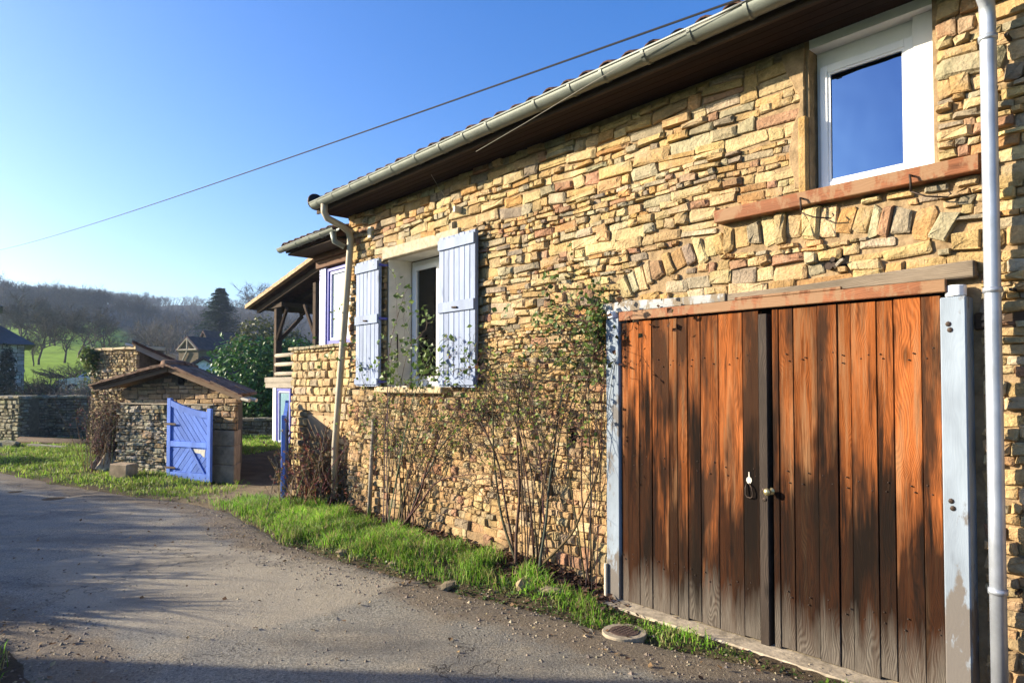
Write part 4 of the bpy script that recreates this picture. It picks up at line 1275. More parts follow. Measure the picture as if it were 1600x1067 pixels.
sts = lay_courses(1.86, SW, .86, 1.27, rsd, [.08, .10], [1.2, 1.8], big=0, split=0)
SMB().box((1.86, .01, .85), (SW, .35, 1.26)).build('pillar_core', M['mortar_dark'], shed)
emit_stones(sts, lambda r, a, b: pick(r, TAN), shed, lambda a, b, d: (SK * a, .01 - d, b), M['stone_old'], rsd, lambda r: r.uniform(.03, .05), lambda q: 1, 30)
sr = SMB()
sr.prism([(-.40, apexz(-.40) - .02), (AX, apexz(AX) - .02), (2.56, apexz(2.56) - .02), (2.56, apexz(2.56) + .03), (AX, apexz(AX) + .04), (-.40, apexz(-.40) + .03)], lambda a, b, t: (a, t, b), -.26, 2.2)
sr = sr.build('roof', M['tile_shed'], shed, origin=(AX, 0, 1.8))
for x0, x1 in ((-.36, AX - .005), (AX + .005, 2.50)):
    SMB().prism([(x0, apexz(x0) - .095), (x1, apexz(x1) - .095), (x1, apexz(x1) - .025), (x0, apexz(x0) - .025)], lambda a, b, t: (a, t, b), -.23, -.17).build('barge_board', M['barge'], sr, origin=((x0 + x1) / 2, -.2, 1.7))
    n = int(abs(x1 - x0) / .26)
    for k in range(n + 1):
        xa = x0 + (x1 - x0) * k / (n + 1) - .02; xb = x0 + (x1 - x0) * (k + 1) / (n + 1) + .03
        for r_ in range(10):
            y = -.31 + r_ * .25
            hgt = rsd.uniform(.03, .055)
            SMB().prism([(xa, apexz(xa) + .012), (xb, apexz(xb) + .012), (xb, apexz(xb) + hgt), (xa, apexz(xa) + hgt + .014)], lambda a, b, t: (a, t, b), y, y + .24).build('roof_tile', M['tile_shed'], sr, origin=(xa, y, 1.7))
for k in range(6):
    SMB().tube([(AX, -.31 + k * .4, apexz(AX) + .03), (AX, .11 + k * .4, apexz(AX) + .04)], [.07, .06], 8).build('ridge_tile', M['tile_shed'], sr, smooth=True)
for y in (-.2, -.05):
    SMB().tube([(2.44, y, apexz(2.44) - .07), (2.64, y, apexz(2.64) - .04)], .03, 8).build('rafter_end', M['plaster_block'], sr)

# ------------------------------------------------------------------ TALL WALL + LEAN-TO
RUIN = Matrix.Translation((-9.1, 14.87, 0)) @ Matrix.Rotation(math.atan2(-.5, .866), 4, 'Z')
ruin = thing('tall_stone_wall', 'tall square-topped rubble wall end with ivy rising behind the shed', 'wall', (.8, 0, 0), RUIN)
TW = Matrix.Identity(4)
mb = MB(); mb.box((0, 0, -.2), (1.66, .5, 2.31)); mb.build('wall', M['mortar_dark'], ruin)
rr_ = random.Random(41)
sts = lay_courses(0, 1.66, 0, 2.30, rr_, [.045, .055, .065, .08], [1.0, 1.3, 1.8], big=.05)
RU = [(4, (0.42, 0.32, 0.17)), (2, (0.34, 0.27, 0.17)), (1, (0.24, 0.18, 0.11)), (1, (0.48, 0.38, 0.24))]
emit_stones(sts, lambda r, a, b: pick(r, RU), ruin, lambda a, b, d: (a, -d, b), M['stone'], rr_, lambda r: r.uniform(.03, .07), lambda q: q[2] * q[3] * (2 if q[1] > 1 else .3), 280, gap=.004)
for k in range(4):
    x = -.03 + k * .43
    MB().box((x, -.07, 2.312), (x + .425, .55, 2.375), j=.012, rng=rr_).build('coping_stone', M['render'], ruin, bevel=.01)
mb = MB()
ri = random.Random(5)
for k in range(420):
    p = Vector((.06 + ri.gauss(0, .12), -.04 - abs(ri.gauss(0, .10)), 2.28 - abs(ri.gauss(0, .28)) + ri.uniform(0, .14)))
    a = Vector((ri.gauss(0, 1), ri.gauss(0, 1), ri.gauss(0, 1))).normalized() * .05; b = Vector((ri.gauss(0, 1), ri.gauss(0, 1), ri.gauss(0, 1))).normalized() * .04
    mb.add([p - a, p + b, p + a, p - b], [(0, 1, 2, 3)], pick(ri, [(1, (.06, .10, .03)), (1, (.11, .14, .05))]))
mb.build('ivy', M['leaf'], ruin, kind='stuff')
lt = thing('lean_to', 'dark timber lean-to roof sloping down from the tall wall', 'lean-to', (-7.0, 14.4, 0))
MB().prism([(-7.74, 2.44), (-6.3, 1.80), (-6.3, 1.86), (-7.74, 2.50)], lambda a, b, t: (a - .56 * (t - 13.9), t, b), 13.9, 16.5).build('roof', M['tile'], lt, origin=(-7, 14, 2.2))
MB().prism([(-7.70, 2.30), (-6.3, 1.66), (-6.3, 1.79), (-7.70, 2.43)], lambda a, b, t: (a, t, b), 13.95, 14.07).build('barge_board', M['grey_wood'], lt, origin=(-7, 14, 2.1))
MB().box((-7.715, 14.46, -.1), (-7.35, 14.9, 2.24)).build('pier', M['render'], lt)
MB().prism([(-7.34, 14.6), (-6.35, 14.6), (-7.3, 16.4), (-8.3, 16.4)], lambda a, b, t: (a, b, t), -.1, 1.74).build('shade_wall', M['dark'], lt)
for y in (13.95, 14.5):
    MB().tube([(-7.74, y, 2.37), (-7.90, y, 2.41)], .03, 8).build('rafter_end', M['plaster_block'], lt)

# ------------------------------------------------------------------ GARDEN WALLS
def drywall(name, label, p0, p1, h, th, seed, pal, hs, limit, top_m=None, ws=(1.6, 2.4, 3.4)):
    a = Vector((*p0, 0)); b = Vector((*p1, 0)); ln = (b - a).length
    fr = Matrix.Translation(a) @ Matrix.Rotation(math.atan2(b.y - a.y, b.x - a.x), 4, 'Z')
    t = thing(name, label, 'wall', (ln / 2, 0, 0), fr)
    MB().box((0, 0, -.4), (ln, th, h - .02)).build('wall_core', M['mortar_dark'], t)
    rg = random.Random(seed)
    sts = lay_courses(0, ln, -.05, h - .02, rg, hs, ws, big=.05)
    emit_stones(sts, lambda r, x, z: pick(r, pal), t, lambda x, z, d: (x, -d, z), M['stone_old'], rg, lambda r: r.uniform(.03, .07), lambda q: q[2] * q[3], limit, gap=.008)
    x = -.03
    while x < ln:
        w = rg.uniform(.28, .5)
        MB().box((x, -.08, h - .018), (x + w - .012, th + .08, h + rg.uniform(.04, .075)), pick(rg, [(1, (.30, .27, .19)), (1, (.24, .21, .13))]), j=.012, rng=rg).build('coping_stone', top_m or M['stone_old'], t, bevel=.012, origin=(x, 0, h))
        x += w
    return t
GP = [(4, (0.24, 0.205, 0.14)), (2, (0.30, 0.26, 0.18)), (2, (0.17, 0.145, 0.10))]
drywall('garden_wall', 'mossy dry stone garden wall running left out of the picture', (-17.6, 20.05), (-12.75, 17.75), 1.24, .45, 51, [(3, (0.26, 0.235, 0.14)), (2, (0.22, 0.20, 0.11)), (1, (.33, .30, .20))], [.07, .09, .11], 260)
drywall('garden_wall', 'shaded dry stone garden wall behind the fallen timber', (-12.72, 18.7), (-8.9, 18.9), 1.23, .45, 52, GP, [.07, .08, .10], 260)
drywall('garden_wall', 'short return of the garden wall at its corner', (-12.72, 17.8), (-12.70, 18.68), 1.23, .3, 54, GP, [.08, .10], 40)
drywall('yard_wall', 'low dry stone wall across the back of the yard under the laurel', (-9.3, 20.0), (-5.2, 19.6), .55, .35, 53, GP, [.07, .08, .10], 150)

# ------------------------------------------------------------------ debris by the garden wall
o = MB().tube([(-12.4, 17.25, .17), (-10.6, 16.9, .14), (-9.55, 16.6, .12)], [.11, .105, .10], 8).build('fallen_timber', M['beam_dark'], smooth=True, origin=(-11, 17, 0))
tag(o, 'dark fallen timber beam lying along the garden wall', 'timber')
rk = random.Random(61)
def rock(name, label, cat, p, sx, sy, sz, m=None, col=None, rotz=0, seed=0, group=None):
    bm = bmesh.new(); bmesh.ops.create_icosphere(bm, subdivisions=2, radius=1)
    rg = random.Random(seed)
    o3 = Vector((rg.uniform(0, 50), rg.uniform(0, 50), rg.uniform(0, 50)))
    c_, s_ = math.cos(rotz), math.sin(rotz)
    for v in bm.verts:
        q = v.co.copy()
        mx = max(abs(q.x), abs(q.y), abs(q.z)); q = q.lerp(q / mx * .85, .7); q = q + Vector((rg.uniform(-.09, .09), rg.uniform(-.09, .09), rg.uniform(-.09, .09)))
        q *= 1 + .42 * mnoise.noise(q * 1.1 + o3) + .16 * mnoise.noise(q * 4 + o3)
        x, y = q.x * sx, q.y * sy
        v.co = (x * c_ - y * s_, x * s_ + y * c_, q.z * sz)
    me = bpy.data.meshes.new(name); bm.to_mesh(me); bm.free()
    ca = me.color_attributes.new('col', 'FLOAT_COLOR', 'POINT')
    ca.data.foreach_set('color', np.tile(np.array([*(col or (.36, .29, .19)), 1], np.float32), len(me.vertices)))
    me.materials.append(m or M['stone'])
    o = link_mesh(name, me, None, WORLD, p); tag(o, label, cat, group); return o
rock('boulder', 'flat mossy block under the end of the fallen timber', 'stone', (-12.2, 16.4, .10), .42, .25, .16, M['stone_old'], (.25, .22, .12), .1, 3)
o = MB().box((-11.6, 16.2, .10), (-10.55, 16.36, .15)).build('loose_plank', M['grey_wood'], origin=(-11, 16.25, .1), bevel=.004); o.rotation_euler = (0, .03, -.25); tag(o, 'short grey plank lying in the grass by the garden wall', 'plank')
o = MB().box((-6.62, 11.25, .02), (-6.26, 11.50, .285), j=.008, rng=rk).build('cut_stone_block', M['concrete'], origin=(-6.44, 11.4, 0), bevel=.014); o.rotation_euler = (0, 0, -.25); tag(o, 'squared stone block standing in the grass by the shed corner', 'stone block')
for k, (x, y, lb) in enumerate(((-7.1, 11.95, 'pale broken slab leaning on the brown dead bush'), (-7.3, 12.1, 'darker broken slab leaning behind the pale one'))):
    o = MB().box((-.16, -.03, -.02), (.16, .03, .42), (.3, .26, .2), j=.02, rng=rk).build('leaning_slab', M['lintel'] if k == 0 else M['stone_old'], origin=(0, 0, 0), bevel=.008)
    o.location = (x, y, gz(x, y)); o.rotation_euler = (-.5, .55, .5); tag(o, lb, 'stone slab', 'slabs leaning by the shed')

# manhole
mh = thing('manhole_cover', 'small round iron cover in a concrete collar in the grass', 'manhole cover', (.72, 4.42, gz(.72, 4.42)))
zc = max(gz(.72, 4.42), gz(.6, 4.35), gz(.85, 4.45)) + .006
lathe(MB(), (.72, 4.42, zc - .1), (0, 0, 1), [(0, .142), (.10, .142), (.104, .138), (.104, .098)], 36).build('collar', M['manhole_ring'], mh)
lathe(MB(), (.72, 4.42, zc - .08), (0, 0, 1), [(0, .096), (.086, .096), (.088, .092)], 32).build('lid', M['manhole'], mh)
mb = MB()
for i in range(-4, 5):
    for k in range(-4, 5):
        if i * i + k * k < 17 and (i + k) % 2 == 0: mb.box((.72 + i * .019 - .006, 4.42 + k * .019 - .006, zc + .0082), (.72 + i * .019 + .006, 4.42 + k * .019 + .006, zc + .0115))
mb.build('lid_studs', M['manhole'], mh)

# rocks on the strip under the facade
for k, (s, d, sx, sy, sz, lb) in enumerate(((5.85, .98, .10, .07, .07, 'brown stone at the grass edge below the left rose'), (5.15, .86, .07, .05, .05, 'small stone in the grass between the two roses'),
        (4.72, .98, .14, .08, .055, 'flat ochre stone in the bare gap of the verge'), (5.0, 1.04, .06, .05, .05, 'little pale stone at the road side of the verge'),
        (3.95, .42, .17, .10, .09, 'large grey stone at the foot of the right rose'), (3.70, .36, .13, .09, .08, 'grey stone beside the largest one by the garage'), (4.45, .80, .12, .08, .06, 'yellowish flat stone half hidden in tall grass'))):
    p = FO + U * s + NV * d
    rock('verge_stone', lb, 'stone', (p.x, p.y, gz(p.x, p.y) - sz * .15), sx * .85, sy * .85, sz * .75, M['stone'], pick(rk, [(1, (.36, .30, .20)), (1, (.38, .29, .17)), (.5, (.27, .24, .19))]), rk.uniform(0, 3), 100 + k, 'stones along the grass verge')

# pole against the wall
o = MB().tube([L(6.95, .10, 0), L(6.94, .05, 1.20)], .026, 8).build('wooden_stake', M['grey_wood'], None, HOUSE, L(6.95, .1, 0), True); tag(o, 'grey wooden stake leaning on the wall left of the roses', 'stake')

# ------------------------------------------------------------------ cables
e0 = FO + U * 1.97 + NV * .47 + Vector((0, 0, 3.80)); e1 = Vector((-26.2, 33.9, 8.15))
pts = [e0.lerp(e1, t) - Vector((0, 0, .7 * t * (1 - t))) for t in np.linspace(0, 1, 40)]
o = MB().tube(pts, .007, 6).build('overhead_cable', M['cable'], None, WORLD, e0); tag(o, 'black overhead cable crossing the sky to the house eave', 'cable')
up = thing('utility_pole', 'wooden utility pole carrying the overhead cable beyond the left edge', 'utility pole', (-26.2, 33.9, 0))
MB().tube([(-26.2, 34.0, -.5), (-26.2, 34.0, 8.5)], [.15, .10], 10).build('pole', M['bark'], up, smooth=True)
MB().tube([(-26.2, 33.85, 8.15), (-26.2, 34.1, 8.15)], .05, 8).build('insulator', M['plaster_block'], up)
pts = [L(4.6, .40, 3.60), L(3.9, .44, 3.645), L(3.3, .51, 3.668), L(2.776, .545, 3.70), L(2.2, .549, 3.725), L(1.9, .549, 3.742)]
o = MB().tube(pts, .0025, 5).build('eave_wire', M['wire'], None, HOUSE, pts[0]); tag(o, 'thin grey wire strung along under the gutter', 'wire')
pts = [L(5.50, .25, 3.64), L(5.49, .16, 3.52), L(5.50, .08, 3.45), L(5.58, .06, 3.38), L(5.66, .06, 3.36)]
o = MB().tube(pts, .0025, 5).build('hanging_wire', M['wire'], None, HOUSE, pts[0]); tag(o, 'loose wire end hanging from the eave above the right shutter', 'wire')

# ------------------------------------------------------------------ climbing plants on the facade
def leafquad(mb, p, size, rng, col, flat=None):
    a = Vector((rng.gauss(0, 1), rng.gauss(0, 1), rng.gauss(0, 1)))
    n = Vector((rng.gauss(0, .7), rng.gauss(0, .7) - .6, rng.gauss(0, .7) + .5)) if flat is None else flat
    n.normalize(); a = (a - n * a.dot(n)).normalized(); b = n.cross(a)
    L_ = a * size; W_ = b * size * .42; up_ = n * size * .12
    mb.add([p, p + L_ * .45 + W_ + up_, p + L_, p + L_ * .45 - W_ + up_], [(0, 1, 2), (0, 2, 3)], col)


XMAX = [99.0]
def cane(mb, base, tip, bow, r0, r1, rng, n=10, col=(.09, .06, .04), wob=.025):
    base, tip, bow = Vector(base), Vector(tip), Vector(bow)
    pts = []
    o3 = Vector((rng.uniform(0, 90), rng.uniform(0, 90), 0))
    for i in range(n + 1):
        t = i / n
        p = base * (1 - t) ** 2 + bow * 2 * t * (1 - t) + tip * t * t
        w = Vector((mnoise.noise(o3 + Vector((t * 3, 0, 0))), mnoise.noise(o3 + Vector((0, t * 3, 5))), mnoise.noise(o3 + Vector((5, 5, t * 3))))) * wob * 2.2 * min(1, 3 * t)
        q = p + w
        if q.y > -.05: q.y = -.05 - rng.uniform(0, .02)
        if q.x > XMAX[0]: q.x = XMAX[0] - .25 * min(.3, q.x - XMAX[0])
        pts.append(q)
    mb.tube(pts, [r0 + (r1 - r0) * i / n for i in range(n + 1)], 5, col, cap=False)
    return pts


def climber(name, label, base_s, base_d, canes, seed, leafpal, leafn, leafsize, twign=7, leafz=0.8, ccol=(.055, .038, .027), smin=3.42, tangle=None):
    rng = random.Random(seed)
    zb = gz(*(FO + U * base_s + NV * base_d).xy)
    t = thing(name, label, 'shrub', L(base_s, base_d, zb), HOUSE)
    XMAX[0] = -smin
    lf = MB()
    for (s0, s1, z1, bs, bz, r0) in canes:
        cb = MB()
        d1 = rng.uniform(.055, .13)
        col = tuple(x * rng.uniform(.7, 1.5) for x in ccol)
        pts = cane(cb, L(s0, base_d + rng.uniform(-.08, .08), zb - .02), L(s1, d1, z1), L(bs, rng.uniform(.08, .17), bz), r0, r0 * .35, rng, 12, col)
        tips = [(pts[i], (pts[i] - pts[i - 1]).normalized()) for i in range(4, len(pts))]
        for k in range(twign):
            p, dr_ = rng.choice(tips)
            dv = (dr_ * .5 + Vector((rng.gauss(0, .7), rng.gauss(-.12, .3), rng.gauss(.15, .6)))).normalized()
            ln = rng.uniform(.12, .5)
            q = cane(cb, p, p + dv * ln + Vector((0, 0, -.05)), p + dv * ln * .55 + Vector((0, 0, .05)), r0 * .32, r0 * .14, rng, 5, tuple(x * rng.uniform(.8, 1.8) for x in ccol), .02)
            tips.append((q[-1], dv)); tips.append((q[3], dv))
            for k2 in range(rng.randint(0, 2)):
                p2 = q[rng.randint(2, 5)]
                dv2 = (dv + Vector((rng.gauss(0, .8), rng.gauss(0, .3), rng.gauss(0, .7)))).normalized()
                q2 = cane(cb, p2, p2 + dv2 * rng.uniform(.06, .2), p2 + dv2 * .08, r0 * .16, r0 * .09, rng, 3, tuple(x * rng.uniform(.8, 2.0) for x in ccol), .01)
                tips.append((q2[-1], dv2))
        cb.build('stem', M['cane'], t, smooth=True)
        cand = [p for p, _ in tips if p.z > leafz]
        for k in range(leafn if cand else 0):
            p = rng.choice(cand)
            q = p + Vector((rng.gauss(0, .05), rng.gauss(-.01, .035), rng.gauss(0, .05)))
            if q.y > -.05: q.y = -.055
            if q.x > XMAX[0] + .05: q.x = XMAX[0] - rng.uniform(0, .2)
            leafquad(lf, q, leafsize * rng.uniform(.6, 1.3), rng, pick(rng, leafpal))
    if tangle:
        tw_ = MB()
        for (ts0, ts1, tz0, tz1, tn, tl) in tangle:
            for k in range(tn):
                s_, z_ = rng.uniform(ts0, ts1), rng.triangular(tz0, tz1, tz0 + .65 * (tz1 - tz0))
                an_ = rng.gauss(0, .7) + (math.pi if rng.random() < .5 else 0)
                ln = rng.uniform(.2, .7)
                p0 = Vector(L(s_, rng.uniform(.05, .14), z_)); p1 = Vector(L(s_ + math.cos(an_) * ln, rng.uniform(.05, .2), z_ + math.sin(an_) * ln * .6 - .05))
                q = cane(tw_, p0, p1, (p0 + p1) / 2 + Vector((0, 0, rng.uniform(.02, .16))), rng.uniform(.002, .0038), .0012, rng, 7, tuple(x * rng.uniform(.5, 1.6) for x in ccol), .03)
                for k2 in range(3):
                    b_ = q[rng.randint(2, 7)]
                    q2 = cane(tw_, b_, b_ + Vector((rng.gauss(0, .08), rng.gauss(0, .03), rng.gauss(.02, .08))), b_ + Vector((rng.gauss(0, .02), 0, rng.gauss(0, .03))), .0016, .0008, rng, 3, tuple(x * rng.uniform(.5, 1.6) for x in ccol), .01)
                    if rng.random() < tl:
                        for k3 in range(rng.randint(2, 5)):
                            leafquad(lf, q2[-1] + Vector((rng.gauss(0, .018), rng.gauss(0, .012), rng.gauss(0, .018))), leafsize * rng.uniform(.6, 1.2), rng, pick(rng, leafpal))
        tw_.build('twigs', M['cane'], t, smooth=True)
    if lf.v: lf.build('leaves', M['leaf'], t, kind='stuff')
    return t
GRN = [(4, (.19, .26, .05)), (3, (.27, .31, .07)), (2, (.08, .13, .03)), (1.4, (.27, .24, .08)), (.8, (.20, .11, .04))]
rc = random.Random(71)
cA = [(6.05 + rc.uniform(-.12, .12), 6.05 + rc.uniform(-1.0, 1.15), rc.uniform(.95, 1.55), 6.05 + rc.uniform(-.35, .35), rc.uniform(.8, 1.3), rc.uniform(.004, .008)) for _ in range(5)]
cA += [(6.0, 4.75, 1.35, 5.9, 1.0, .013), (6.0, 4.95, .78, 5.55, .78, .011), (5.95, 5.2, 1.45, 5.7, .8, .012)]
cA += [(6.05, 6.05 + sg * rc.uniform(.6, 1.3), rc.uniform(.85, 1.5), 6.05 + sg * .1, rc.uniform(1.2, 1.8), .006) for sg in (1, -1, 1, -1, -1, 1, -1)]
climber('climbing_rose', 'bare-stemmed climbing rose under the shuttered window', 6.05, .22, cA, 72, GRN, 22, .034, 12, .85, tangle=((4.7, 7.3, .85, 1.55, 85, .32), (5.2, 7.0, .35, 1.0, 22, .1)))
cB = [(4.1 + rc.uniform(-.25, .2), 4.15 + rc.uniform(-.75, 1.0), rc.uniform(1.2, 1.95), 4.1 + rc.uniform(-.4, .45), rc.uniform(.8, 1.5), rc.uniform(.005, .009)) for _ in range(4)]
cB += [(4.15, 4.75, 1.55, 4.75, .55, .014), (4.05, 3.50, 1.25, 3.35, .6, .012), (4.2, 4.35, 1.7, 4.4, .9, .016), (3.95, 3.85, 1.6, 4.0, 1.0, .013), (4.35, 5.2, 1.45, 4.6, 1.2, .012)]
cB += [(4.1, 4.1 + sg * rc.uniform(.5, 1.2) * (.6 if sg < 0 else 1.1), rc.uniform(.95, 1.8), 4.1 + sg * .1, rc.uniform(1.5, 2.2), .006) for sg in (1, -1, 1, 1, -1, 1, 1, -1)]
climber('climbing_rose', 'tall climbing rose between the window and the garage door', 4.1, .22, cB, 73, GRN, 26, .036, 12, 1.05, tangle=((3.45, 5.3, 1.0, 1.95, 95, .32), (3.5, 4.9, .5, 1.1, 20, .08)))
cC = [(3.62 + rc.uniform(-.05, .05), 3.6 + rc.uniform(-.3, .35), rc.uniform(1.75, 2.28), 3.65 + rc.uniform(-.2, .3), rc.uniform(1.4, 1.9), .007) for _ in range(3)]
cC += [(3.6, 3.22, 1.95, 3.45, 2.4, .005)]
climber('ivy_climber', 'leafy green creeper clinging beside the garage door top corner', 3.62, .10, cC, 74, [(3, (.10, .16, .035)), (2, (.16, .22, .06)), (1, (.05, .09, .025))], 34, .048, 9, 1.6, tangle=((3.43, 3.95, 1.65, 2.28, 38, .8),))
cD = [(6.3, 6.15, 2.62, 6.6, 2.2, .007), (6.3, 5.95, 2.1, 6.4, 1.9, .006), (6.25, 5.4, 2.05, 6.0, 1.95, .007), (6.2, 5.05, 1.75, 5.7, 1.85, .006), (6.35, 6.5, 1.75, 6.5, 1.7, .006), (6.3, 5.6, 1.72, 6.0, 1.68, .006), (6.25, 6.55, 1.95, 6.5, 1.75, .006), (6.2, 5.7, 1.95, 6.1, 1.85, .006), (6.4, 7.6, 2.05, 7.0, 2.1, .004), (6.4, 5.8, 1.75, 6.3, 1.7, .006)]
climber('hanging_creeper', 'few dry reddish creeper leaves hanging over the top corner of the garage door', 3.5, .12, [(3.5, 3.2, 1.92, 3.42, 2.35, .004), (3.5, 3.28, 1.75, 3.42, 2.2, .004), (3.5, 3.05, 2.05, 3.4, 2.3, .003)], 76, [(2, (.10, .05, .03)), (1, (.06, .07, .03))], 14, .045, 2, 1.7, (.05, .03, .025), 0.5)
climber('window_creeper', 'green leafy shoots growing up across the open window and sill', 6.3, .20, cD, 75, [(3, (.11, .18, .035)), (2, (.16, .22, .06)), (1.3, (.06, .10, .03))], 48, .055, 6, 1.58, (.10, .085, .05))

# dead weeds at the annex foot
def weeds(name, label, cx, cy, rad_, h, n, seed, col, m=None, frame=WORLD, lean=.3, seeds=True):
    rng = random.Random(seed); t = thing(name, label, 'shrub', (cx, cy, gz(cx, cy)))
    a = MB(); b = MB()
    for k in range(n):
        x, y = cx + rng.gauss(0, rad_ * .5), cy + rng.gauss(0, rad_ * .5); z = gz(x, y)
        hh = h * rng.uniform(.5, 1.1)
        p = Vector((x, y, z)); dv = Vector((rng.gauss(0, lean), rng.gauss(0, lean), 1)).normalized()
        q = p + dv * hh * .55; e = q + (dv + Vector((rng.gauss(0, .25), rng.gauss(0, .25), 0))).normalized() * hh * .45
        cc = tuple(c * rng.uniform(.6, 1.5) for c in col)
        a.tube([p, q, e], [.006, .004, .002], 4, cc, False)
        for j in range(5):
            s0 = p.lerp(q, rng.uniform(.3, 1)) if rng.random() < .5 else q.lerp(e, rng.random())
            d2 = (dv * .6 + Vector((rng.gauss(0, .6), rng.gauss(0, .6), rng.uniform(-.1, .6)))).normalized() * rng.uniform(.08, .28)
            a.tube([s0, s0 + d2], [.003, .0015], 3, cc, False)
            if seeds:
                for j2 in range(3):
                    leafquad(b, s0 + d2 * rng.uniform(.5, 1), rng.uniform(.02, .05), rng, tuple(c * rng.uniform(.7, 1.6) for c in col))
    a.build('stem', M['cane'], t, kind='stuff')
    if b.v: b.build('dry_leaves', M['litter'], t, kind='stuff')
    return t
p = FO + U * 7.95 + NV * .22
weeds('dead_weeds', 'brown dead weeds in front of the annex wall', p.x, p.y, .42, .95, 90, 81, (.17, .10, .06))
weeds('dead_bush', 'brown dead bush hanging at the left corner of the shed', -7.2, 12.35, .36, 1.35, 260, 82, (.13, .09, .06), lean=.22, seeds=True)

# ------------------------------------------------------------------ grass, litter, pebbles
def scatter_grass(name, label, region, count, dens_i, hrange, wid, seed, pal, lean=.45, tuft=True):
    rng = np.random.default_rng(seed)
    x0, x1, y0, y1 = region
    X = rng.uniform(x0, x1, count * 6); Y = rng.uniform(y0, y1, count * 6)
    D = grass_density(X, Y); D = sum(D[i] for i in dens_i)
    k = rng.uniform(0, 1, X.size) < D
    X, Y = X[k][:count], Y[k][:count]
    n = X.size
    Z = ground_z(X, Y) - .01
    tf = .72 + .45 * fnoise(X, Y, 7.5, 11) + .25 * fnoise(X, Y, 19, 30)
    h = rng.uniform(hrange[0], hrange[1], n) * np.clip(tf, .3, 1.5)
    th = rng.uniform(0, 2 * np.pi, n)
    lx = rng.normal(0, lean, n); ly = rng.normal(0, lean, n)
    wx, wy = np.cos(th) * wid * .5, np.sin(th) * wid * .5
    B = np.stack([X, Y, Z], 1)
    mid = B + np.stack([lx * h * .3, ly * h * .3, h * .6], 1)
    tip = B + np.stack([lx * h * .95, ly * h * .95, h * (1 - .28 * np.minimum(1, np.hypot(lx, ly)))], 1)
    W = np.stack([wx, wy, np.zeros(n)], 1)
    V = np.stack([B - W, B + W, mid - W * .8, mid + W * .8, tip], 1).reshape(-1, 3)
    i = np.arange(n)[:, None] * 5
    T = np.concatenate([i + [0, 1, 3], i + [0, 3, 2], i + [2, 3, 4]], 1).reshape(-1, 3)
    P = np.array(pal); ci = rng.integers(0, len(P), n)
    C = P[ci] * rng.uniform(.75, 1.3, (n, 1)) * (1 + .30 * fnoise(X, Y, 3.3, 1))[:, None]
    C = np.repeat(C, 5, 0)
    o = link_mesh(name, np_mesh(name, V, T, M['grass'], np.clip(C, 0, 1)))
    tag(o, label, None, None, 'stuff'); return o
GPAL = [(.18, .38, .03), (.22, .43, .04), (.14, .30, .025), (.26, .41, .05), (.12, .24, .035), (.34, .31, .13), (.30, .26, .12)]
scatter_grass('grass', 'tall bright green grass strip along the foot of the house wall', (-5.2, 1.5, 3.5, 11), 74000, (0,), (.06, .19), .0065, 1, GPAL)
scatter_grass('grass', 'short grass round the manhole cover and along the garage sill', (-.5, 3.5, 1.5, 6), 16000, (1,), (.03, .085), .006, 2, GPAL)
scatter_grass('grass', 'sunny grass verge in front of the stone shed', (-15, -3.5, 7, 18.9), 62000, (2,), (.05, .13), .012, 3, [(.16, .28, .03), (.20, .33, .04), (.13, .23, .025), (.27, .33, .07), (.28, .27, .10)])
scatter_grass('grass', 'dull grass patch at the near left roadside', (-9, -1.5, 0, 8), 16000, (3,), (.02, .07), .006, 4, [(.08, .12, .025), (.11, .15, .035), (.14, .13, .05)])
scatter_grass('grass', 'grass at the back of the yard below the laurel', (-8.4, -5, 14, 20), 9000, (4,), (.05, .14), .014, 5, GPAL)

def litter(name, label, fn, n, size, seed, pal, m, flat=True):
    rng = random.Random(seed); mb = MB()
    for k in range(n):
        x, y, z = fn(rng)
        nv = Vector((rng.gauss(0, .45), rng.gauss(0, .45), 1))
        leafquad(mb, Vector((x, y, z + rng.uniform(.004, .02))), size * rng.uniform(.5, 1.3), rng, pick(rng, pal), nv)
    o = mb.build(name, m); tag(o, label, None, None, 'stuff'); return o
def fn_base(rng):
    s = rng.uniform(3.3, 9.2) if rng.random() < .6 else rng.gauss(4.1, .5) if rng.random() < .5 else rng.gauss(6.0, .4); d = abs(rng.gauss(.16, .16)) + .05
    p = FO + U * s + NV * d; return p.x, p.y, gz(p.x, p.y)
litter('leaf_litter', 'dry brown leaf litter at the foot of the wall', fn_base, 3600, .045, 91, [(3, (.11, .06, .035)), (2, (.17, .09, .05)), (1, (.07, .04, .03))], M['litter'])
def fn_weed(rng):
    while True:
        x, y = rng.uniform(-2.6, 1.8), rng.uniform(3.6, 7.4)
        r = float(poly_sd(np.array(x), np.array(y), ROADP)); s, d = sd_of(x, y)
        if 0.02 < r < .75 and d > .3 and s > 1.2: return x, y, gz(x, y)
litter('ground_weeds', 'low clover-like weeds on the bare verge edge', fn_weed, 4200, .026, 92, [(3, (.07, .12, .03)), (2, (.10, .15, .035)), (1, (.14, .15, .06))], M['leaf'])
def fn_fall(rng):
    while True:
        x, y = rng.uniform(-6, 2.4), rng.uniform(3.3, 9.5)
        r = float(poly_sd(np.array(x), np.array(y), ROADP)); s, d = sd_of(x, y)
        if d > .3 and s > .9 and (r > -.25 or rng.random() < .1): return x, y, max(gz(x, y), float(road_z(np.array(x), np.array(y)))) + (.05 * rng.random() if r > .25 else 0)
litter('fallen_leaves', 'scattered dead leaves and straw on the verge and the road edge', fn_fall, 900, .035, 94, [(3, (.14, .08, .04)), (2, (.24, .16, .08)), (1, (.32, .26, .13))], M['litter'])
